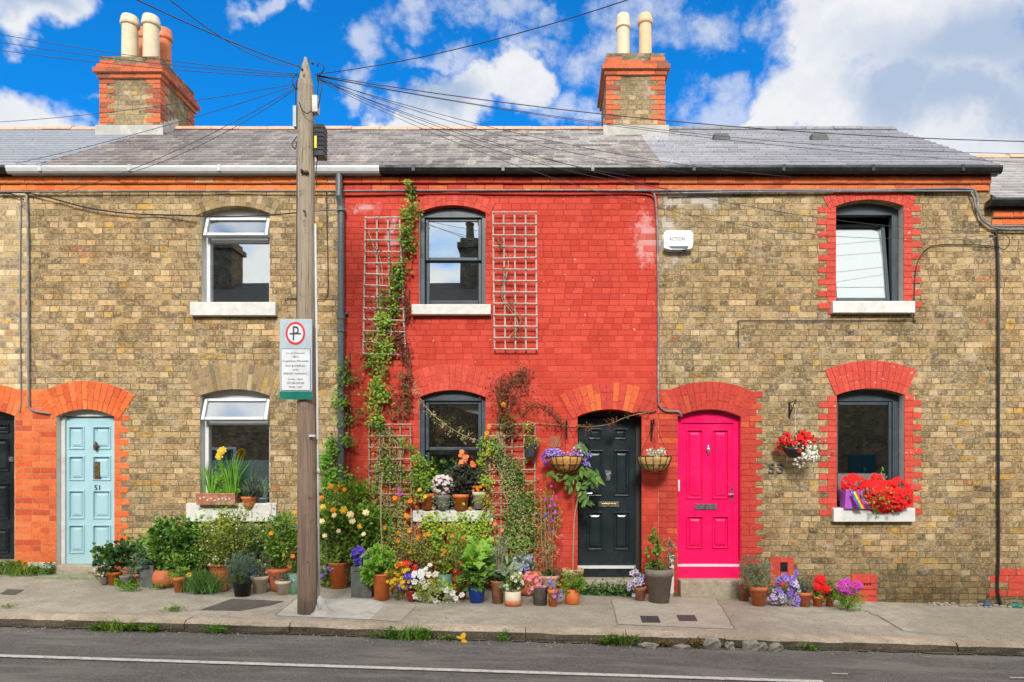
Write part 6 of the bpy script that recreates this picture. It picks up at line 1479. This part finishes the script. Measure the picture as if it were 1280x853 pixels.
# ================================================================== window sill plants
GW2 = 'pots on the window sills'
def sp(px, pyb, w, h, mat, style, label, cat='potted plant', Y=-.02, name='potted_plant'):
    q = Plant(name, px, pyb, label, cat, GW2, Y=Y, zbase=Z(pyb, Y), wall=9); q.pot(w, h, mat, style); return q
# trough on the left sill
a = Plant('window_box', 274, 638, 'long terracotta trough with sword leaves and a yellow flower on the left house sill', 'window box', GW2, Y=-.05, zbase=Z(631, -.05), wall=9)
mb = MB(); q0, q1 = a.p(249.5, 631), a.p(298, 618.5)
mb.prism_x([(-.08, 0), (-.095, q1.z), (-.10, q1.z), (-.10, q1.z + .02), (-.085, q1.z + .02), (-.08, q1.z - .02), (.06, q1.z - .02), (.065, q1.z + .02), (.08, q1.z + .02), (.07, 0)], q0.x, q1.x, .5)
t_ = mb.build('trough', 'terracotta_old', a.root, local=True, bevel=.004)
mb = MB()
for k in range(9): flower(mb, Vector((q0.x + .06 + k * .045, -.1, q1.z * .6 + rng.uniform(-.02, .02))), Vector((0, -1, 0)), .011, 5, 0, None)
mb.build('painted_flowers', 'fl_white', t_, local=True)
a.blades(263, 618, 26, 48, 'lf_bright', .014, .035, .16, (.1, .7)); a.blades(289, 620, 34, 62, 'lf_bright', .014, .045, .14, (.1, .7), name='sword_leaves'); a.bush((268, 575, 284, 618), 90, 'lf_bright', .03, .022, up=.8); a.bush((260, 606, 300, 620), 130, 'lf_bright', .03, .024, 'r', name='low_leaves')
mb = MB(); 
for (px, py) in ((277, 571), (279, 565), (281.5, 563.5)):
    for k in range(3): flower(mb, a.p(px, py, -.05 - .01 * k), Vector((0, -1, .2)), .05 - .014 * k, 7, 0, None, cup=.3)
mb.build('flower', 'fl_yellow', a.root, local=True); a.stalks([(280, 618), (280, 590), (280, 570)], 1, 'stem_green', .004, .003)
a = sp(312, 636, 20, 15, 'terracotta', 'bowl', 'clay pot with a dusky purple leaved plant on the left house sill', Y=-.03); a.bush((298, 603, 330, 625), 330, 'lf_purpleblack', .035, .016, spread=.5); a.blades(314, 622, 40, 40, 'lf_grey', .005, .04, .5)
a = sp(328, 636, 14, 14, 'pot_grey', 'flower', 'small grey pot at the right end of the left house sill', Y=.02); a.blades(328, 622, 50, 34, 'lf_grey', .005, .03, .5)
# red house sill
a = sp(535, 637, 20, 20, 'terracotta_bright', 'flower', 'clay pot with a leafy yellow green bush, leftmost on the red house sill'); a.bush((517, 575, 545, 622), 520, 'lf_moss', .03, .022, spread=.45, k=14, rb=(.3, 1), fl=(('yellow', 6, .02),)); a.flowers((539, 628, 544, 638), 'pink', 4, .02)
a = sp(554, 639, 20, 20, 'pot_stone', 'bowl', 'wire basket heaped with blush and white flowers on the red house sill'); a.bush((539, 604, 568, 640), 260, 'lf_grey', .026, .012, spread=.5); a.flowers((538, 594, 569, 618), 'blush', 95, .02, cc=None); a.flowers((545, 596, 562, 606), 'lilac', 14, .018, cc=None)
a = sp(576, 638, 21, 20, 'terracotta_bright', 'flower', 'clay pot with dark bronze leaves and coral flowers on the red house sill'); a.bush((563, 583, 598, 624), 420, 'lf_purpleblack', .04, .03, 'r', spread=.5, k=16, rb=(.2, 1))
for px, py in ((578, 579), (584, 573), (577, 568), (592, 580)): a.flowers((px - 3, py - 3, px + 3, py + 3), 'coral', 3, .035, 6, None)
a = sp(599, 636, 17, 21, 'pot_cream', 'flower', 'greyish pot with a lime green creeper climbing the right window jamb'); a.bush((597, 540, 611, 612), 420, 'lf_lime', .026, .022, k=18, spread=.3, rb=(.3, 1)); a.flowers((590, 606, 612, 616), 'orange', 16, .022)
a.flowers((576, 634, 606, 642), 'orange', 8, .022)
# inside the lower window
a = Plant('hanging_plant', 551, 546, 'trailing plant in a clay pot hanging inside the lower red house window', 'hanging plant', Y=.3, zbase=Z(545, .3), wall=9); a.pot(17, 10, 'terracotta_brown', 'bowl'); a.bush((538, 520, 560, 552), 150, 'lf_olive', .028, .022, fl=(), droop=.6); a.bush((556, 515, 585, 545), 90, 'lf_olive', .026, .02, name='trailing_stems')
a.stalks([(551, 540), (551, 520), (552, 492)], 3, 'stem_dry', .0015, .03, 'cords')
a = Plant('indoor_plant', 560, 600, 'dark leafy plant behind the glass of the lower red house window', 'plant', Y=.3, zbase=Z(632, .3), wall=9); a.pot(22, 16, 'pot_black', 'bucket'); a.bush((534, 568, 600, 622), 420, 'lf_dark', .05, .035, 'r')
# grey pot on the trellis
a = Plant('wall_planter', 663.5, 572, 'grey bucket planter with wispy yellow green leaves hung at the right end of the trellis', 'wall planter', Y=-.13, zbase=Z(572, -.13), wall=-.02); a.pot(17, 17, 'pot_grey', 'bucket'); a.bush((646, 530, 674, 560), 330, 'lf_olive', .026, .014, spread=.45, fl=(('yellow', 10, .012),))
# purple window box of number 53
Yb = -.05; a = Plant('window_box', 1092, 637, 'violet window box crowded with red petunias on the sill of number 53', 'window box', GW2, Y=Yb, zbase=Z(636, Yb), wall=9)
mb = MB(); q0, q1 = a.p(1053, 636), a.p(1129, 612); mb.prism_x([(-.07, 0), (-.10, q1.z), (-.085, q1.z), (-.07, q1.z - .03), (.07, q1.z - .03), (.085, q1.z), (.10, q1.z), (.08, 0)], q0.x, q1.x, .5); mb.build('trough', 'violet_plastic', a.root, local=True, bevel=.005)
YMAX = .1; a.bush((1056, 598, 1132, 636), 520, 'lf_mid', .028, .018, spread=.4, k=22, depth=.4); a.bush((1080, 632, 1096, 648), 60, 'lf_moss', .03, .014, droop=.9, name='trailing_sprig')
for b_, n_ in (((1051, 594, 1082, 616), 50), ((1070, 600, 1120, 630), 170), ((1076, 612, 1132, 640), 170), ((1098, 600, 1136, 638), 90), ((1088, 594, 1102, 606), 12), ((1118, 598, 1128, 606), 6)): a.flowers(b_, 'red', n_, .034, 5, None)
fl_ = thing('rainbow_flag', P(1078, 620, -.2), 'small rainbow striped pennant tucked into the violet window box', 'flag'); mb = MB()
cols = [(.7, .01, .02), (.85, .25, .01), (.85, .7, .02), (.02, .35, .08), (.02, .1, .55), (.25, .03, .4)]
pa, pb, pc, pd = (1064, 618), (1070, 613), (1082, 636), (1073, 636)
for i in range(6):
    t0, t1 = i / 6, (i + 1) / 6; L_ = lambda u, v, t: (u[0] + (v[0] - u[0]) * t, u[1] + (v[1] - u[1]) * t)
    for k in range(4):
        s0, s1 = k / 4, (k + 1) / 4; g = lambda s, t: P(*L_(L_(pa, pd, s), L_(pb, pc, s), t), -.2 + .012 * math.sin(s * 7 + t * 2))
        g0 = [g(s0, 1 - t0), g(s0, 1 - t1), g(s1, 1 - t1), g(s1, 1 - t0)]; mb.add(g0 + [(x, y + .002, z) for x, y, z in g0], [(0, 1, 2, 3), (7, 6, 5, 4)], .5, i)
fm = []
for i, c in enumerate(cols): plain('flag_stripe_%d' % i, c, .7, .05, 10); fm.append('flag_stripe_%d' % i)
mb.build('flag', fm, fl_); mb = MB(); mb.tube([P(1062, 610, -.16), P(1074, 636, -.16)], .004, 6, .5); mb.build('stick', 'plastic_white', fl_)

# ================================================================== hanging baskets
def bracket(root, px, pyt, pyb, out, flip=1):
    mb = MB(); x = X(px); mb.box(x - .012, x + .012, -.012, 0, Z(pyb), Z(pyt), .5)
    zt = Z(pyt + 3); mb.tube([(x, -.01, zt), (x, -out, zt + .02), (x, -out - .02, zt - .01), (x, -out, zt - .025)], .007, 6, .5)
    zb = Z(pyb - 3); mb.tube(smooth([(x, -.012, zb), (x, -out * .4, zb + (zt - zb) * .35), (x, -out * .85, zt)], 5), .006, 6, .5)
    mb.tube(smooth([(x, -.012, zt - .06), (x + .0, -out * .25, zt - .10), (x, -out * .4, zt - .02)], 5), .005, 6, .5)
    mb.build('bracket', 'iron_black', root); return (x, -out, zt - .02)
def basket(px, pyt, pyb, w, brk, out, mat, label, frame=True):
    root = thing('hanging_basket', (X(px), -out, Z(pyb, -out)), label, 'hanging basket', 'hanging baskets on the front walls')
    hk = bracket(root, *brk, out); k = (-out - CY) / F; c = P(px, pyt, -out); r = w / 2 * k; h = (pyb - pyt) * k
    mb = MB(); prof = [(r * .28, -h), (r * .62, -h * .86), (r * .86, -h * .55), (r * .97, -h * .2), (r, 0), (r * .92, 0), (r * .85, -h * .15)]
    mb.lathe(prof, c, 26, wob=.015); b = mb.build('liner', mat, root, smooth=True)
    mb = MB()
    for i in range(14):
        t = 2 * math.pi * i / 14; mb.tube([(c[0] + (q + .006) * math.cos(t), c[1] + (q + .006) * math.sin(t), c[2] + z) for q, z in prof[:5]], .004, 4, .5)
    for q, z in (prof[2], prof[4]): mb.tube([(c[0] + (q + .006) * math.cos(t), c[1] + (q + .006) * math.sin(t), c[2] + z) for t in [2 * math.pi * i / 24 for i in range(25)]], .004, 4, .5)
    mb.build('wire_frame', 'iron_black', root); mb = MB()
    for t in (.4, 2.5, 4.6): mb.tube([(c[0] + r * math.cos(t), c[1] + r * math.sin(t), c[2]), hk], .003, 4, .5)
    mb.build('chains', 'iron_black', root); return root, c, r, k
def bplant(root, c, r, k, box, Y, n, mat, L, W, kind, fl, name='foliage', **kw):
    global YMAX
    YMAX = -.02; x0, y0, x1, y1 = box; cc = Vector(P((x0 + x1) / 2, (y0 + y1) / 2, Y)); rad = ((x1 - x0) / 2 * k, min(.14, (x1 - x0) / 2 * k), (y1 - y0) / 2 * k)
    mb = MB(); cl = bush(mb, cc, rad, n, L, W, kind, base=c, **kw); mb.build(name, [mat, 'stem_green'], root)
    for (c_, m_, s_, ctr) in fl:
        mb = MB(); scatter_flowers(mb, cc, rad, m_, s_, 5, 0, 1 if ctr else None, cl=cl); mb.build('flowers', ['fl_' + c_, 'fl_' + (ctr or 'centre')], root)
    YMAX = None
o = .24
rt, c, r, k = basket(708, 571, 590, 42, (708, 525, 549), o, 'coir', 'hanging basket of violet lobelia left of the black door')
bplant(rt, c, r, k, (680, 560, 734, 576), -o, 420, 'lf_mid', .022, .012, 'd', (('violet', 420, .012, None), ('lilac', 110, .012, None)), spread=.5); bplant(rt, c, r, k, (676, 566, 688, 582), -o, 60, 'lf_mid', .018, .01, 'd', (('deep', 60, .012, None),), name='trailing_left'); bplant(rt, c, r, k, (728, 564, 740, 584), -o, 60, 'lf_mid', .018, .01, 'd', (('violet', 60, .012, None),), name='trailing_right')
rt, c, r, k = basket(818, 571, 590, 42, (814, 525, 551), o, 'coir_pale', 'hanging basket of small pale plants between the black and pink doors')
bplant(rt, c, r, k, (799, 563, 838, 573), -o, 520, 'lf_pale', .026, .016, 'd', (('white', 26, .012, None),), spread=.45)
root = thing('hanging_basket', (X(997), -.22, Z(580, -.22)), 'hanging basket of red begonias and white flowers above the number 53', 'hanging basket', 'hanging baskets on the front walls')
hk = bracket(root, 986.5, 502, 523, .22); k = (-.22 - CY) / F; c = P(993, 560, -.22); mb = MB(); mb.lathe([(.06, -.12), (.12, -.05), (.14, 0), (.12, 0)], c, 16); mb.build('pot', 'pot_black', root, smooth=True)
mb = MB()
for t in (.4, 2.5, 4.6): mb.tube([(c[0] + .13 * math.cos(t), c[1] + .13 * math.sin(t), c[2]), (c[0] + .01, c[1], c[2] + .25), hk], .003, 4, .5)
mb.build('chains', 'metal_white', root)
bplant(root, c, .1, k, (971, 543, 1018, 562), -.22, 260, 'lf_dark', .028, .022, 'r', (('red', 120, .028, None),), spread=.5); bplant(root, c, .1, k, (981, 556, 1021, 578), -.27, 280, 'lf_olive', .02, .014, 'd', (('white', 190, .014, None),), name='trailing_foliage', spread=.5)
bplant(root, c, .1, k, (1018, 545, 1044, 575), -.10, 70, 'lf_grey', .022, .01, 'd', (('lilac', 4, .016, None),), name='wispy_sprays', stems=True)
# ================================================================== sky, sun, camera
SUN_EL, SUN_AZ = R(34), R(0)      # sun in front of the houses, to the left of the camera
w = bpy.data.worlds.new('World'); sc.world = w; w.use_nodes = True; n = NT(w.node_tree); bg = w.node_tree.nodes['Background']
sky = n.new('ShaderNodeTexSky', sky_type='NISHITA'); sky.sun_disc = False; sky.sun_elevation = SUN_EL
sd = Vector((math.sin(SUN_AZ) * math.cos(SUN_EL), -math.cos(SUN_AZ) * math.cos(SUN_EL), math.sin(SUN_EL)))   # towards the sun
sky.sun_rotation = math.atan2(sd.x, sd.y); sky.altitude = 50; sky.dust_density = .3; sky.ozone_density = 2.5; sky.air_density = 1.
STR = .05
d = n.new('ShaderNodeTexCoord').outputs['Generated']; dx, dy, dz = n.sep(d)
blue = n.mix(1., sky.outputs[0], (.05, .97, 1.75), 'MULTIPLY')
ady = n.m('MAXIMUM', n.m('ABSOLUTE', dy), .12)
u = n.m('DIVIDE', dx, ady); v = n.m('DIVIDE', dz, ady)
wn = n.noise(d, 7., 5, .6, 1); wx, wy, wz = n.sep(wn)
u2 = n.m('ADD', u, n.m('MULTIPLY', n.m('SUBTRACT', wx, .5), .22)); v2 = n.m('ADD', v, n.m('MULTIPLY', n.m('SUBTRACT', wz, .5), .22))
def blob(px, py, rx, ry, wt=1.):
    a = n.m('DIVIDE', n.m('SUBTRACT', u2, (px - 690) / 850), rx / 850); b = n.m('DIVIDE', n.m('SUBTRACT', v2, (595 - py) / 850), ry / 850)
    r = n.m('SQRT', n.m('ADD', n.m('MULTIPLY', a, a), n.m('MULTIPLY', b, b)))
    return n.m('MULTIPLY', n.m('SUBTRACT', 1., r), wt)
def field(bl):
    f = None
    for b in bl:
        q = blob(*b); f = q if f is None else n.m('MAXIMUM', f, q)
    return f
solid = field([(1060, 30, 140, 85), (1010, 125, 85, 80), (1180, 80, 210, 140), (1290, 160, 220, 110), (960, 165, 60, 35), (40, 5, 75, 50), (30, 30, 50, 38), (28, 145, 75, 44), (90, 158, 50, 20),
               (600, 105, 85, 42), (545, 130, 85, 38), (660, 90, 55, 48), (500, 152, 50, 30), (1500, 50, 260, 240), (-300, 90, 250, 60), (1900, 200, 400, 80)])
wisp = field([(450, 65, 26, 45), (445, 120, 26, 20), (550, 65, 90, 22), (800, 30, 110, 60), (745, 60, 45, 50), (860, 35, 55, 45), (720, 140, 60, 28), (760, 150, 60, 20), (500, 12, 45, 26), (330, 10, 50, 16), (378, 14, 16, 26), (620, 15, 90, 28), (680, 50, 60, 30), (900, 130, 70, 40), (130, 100, 26, 8)])
ns = n.noise(d, 13, 6, .6); nf = n.noise(d, 24, 5, .64)
dens = n.ss(n.m('ADD', solid, n.m('MULTIPLY', n.m('SUBTRACT', ns, .5), 1.5)), -.05, .42)
dw = n.ss(n.m('ADD', wisp, n.m('MULTIPLY', n.m('SUBTRACT', nf, .5), 2.4)), .0, 1.0, 0, .62)
front = n.m('MAXIMUM', dens, dw)
gen = n.ss(n.noise(n.comb(dx, dy, n.m('MULTIPLY', dz, 2.)), 2.6, 4, .6), .32, .5, 0, .97)
isf = n.m('MULTIPLY', n.ss(dy, .12, .3), n.ss(v, .75, .95, 1., 0.))
cl = n.m('ADD', n.m('MULTIPLY', front, isf), n.m('MULTIPLY', gen, n.m('SUBTRACT', 1., isf)))
grey = field([(1240, 60, 190, 70), (1230, 130, 150, 45), (1120, 110, 80, 50), (40, 10, 60, 30), (540, 110, 60, 30), (1400, 80, 200, 120)])
gsh = n.ss(n.m('ADD', grey, n.m('MULTIPLY', n.m('SUBTRACT', n.noise(d, 6, 3, .55), .5), 1.1)), -.3, .7)
fine = n.ss(n.noise(d, 18, 4, .6), .4, .66, 0, .35)
cw = n.mix(fine, (6.9, 7.0, 7.2), (4.9, 5.3, 6.4)); cw = n.mix(n.m('MULTIPLY', gsh, isf), cw, (3.5, 4.3, 5.7)); cw = n.mix(isf, (14., 13.4, 12.4), cw)
skyc = n.mix(cl, blue, cw)
n.put(bg.inputs[0], skyc); bg.inputs[1].default_value = STR
sun = bpy.data.lights.new('sun', 'SUN'); sun.energy = 1.5; sun.angle = R(12); sun.color = (1, .96, .89)
so = bpy.data.objects.new('sun', sun); col.objects.link(so); so.location = (-3, -6, 12)
so.rotation_euler = sd.to_track_quat('Z', 'Y').to_euler()
cam = bpy.data.cameras.new('camera'); co = bpy.data.objects.new('camera', cam); col.objects.link(co)
co.location = (CX, CY, CZ); co.rotation_euler = (R(90), 0, 0)
cam.sensor_width = 36; cam.lens = F / 1280 * 36; cam.shift_x = -50 / 1280; cam.shift_y = (595 - 426.5) / 1280
cam.clip_start = .05; cam.clip_end = 2000; sc.camera = co
vs = sc.view_settings; vs.view_transform = 'Standard'; vs.look = 'None'; vs.exposure = 1.37; vs.gamma = 1; vs.use_curve_mapping = False
sc.render.engine = 'CYCLES'; sc.cycles.max_bounces = 6; sc.cycles.transparent_max_bounces = 12; sc.cycles.diffuse_bounces = 2; sc.cycles.glossy_bounces = 2
sc.cycles.use_denoising = True; sc.cycles.caustics_reflective = False; sc.cycles.caustics_refractive = False; sc.cycles.sample_clamp_indirect = 6

w.cycles.sampling_method = 'MANUAL'; w.cycles.sample_map_resolution = 256
sc.cycles.use_adaptive_sampling = True; sc.cycles.adaptive_threshold = .015
sc.render.use_persistent_data = False
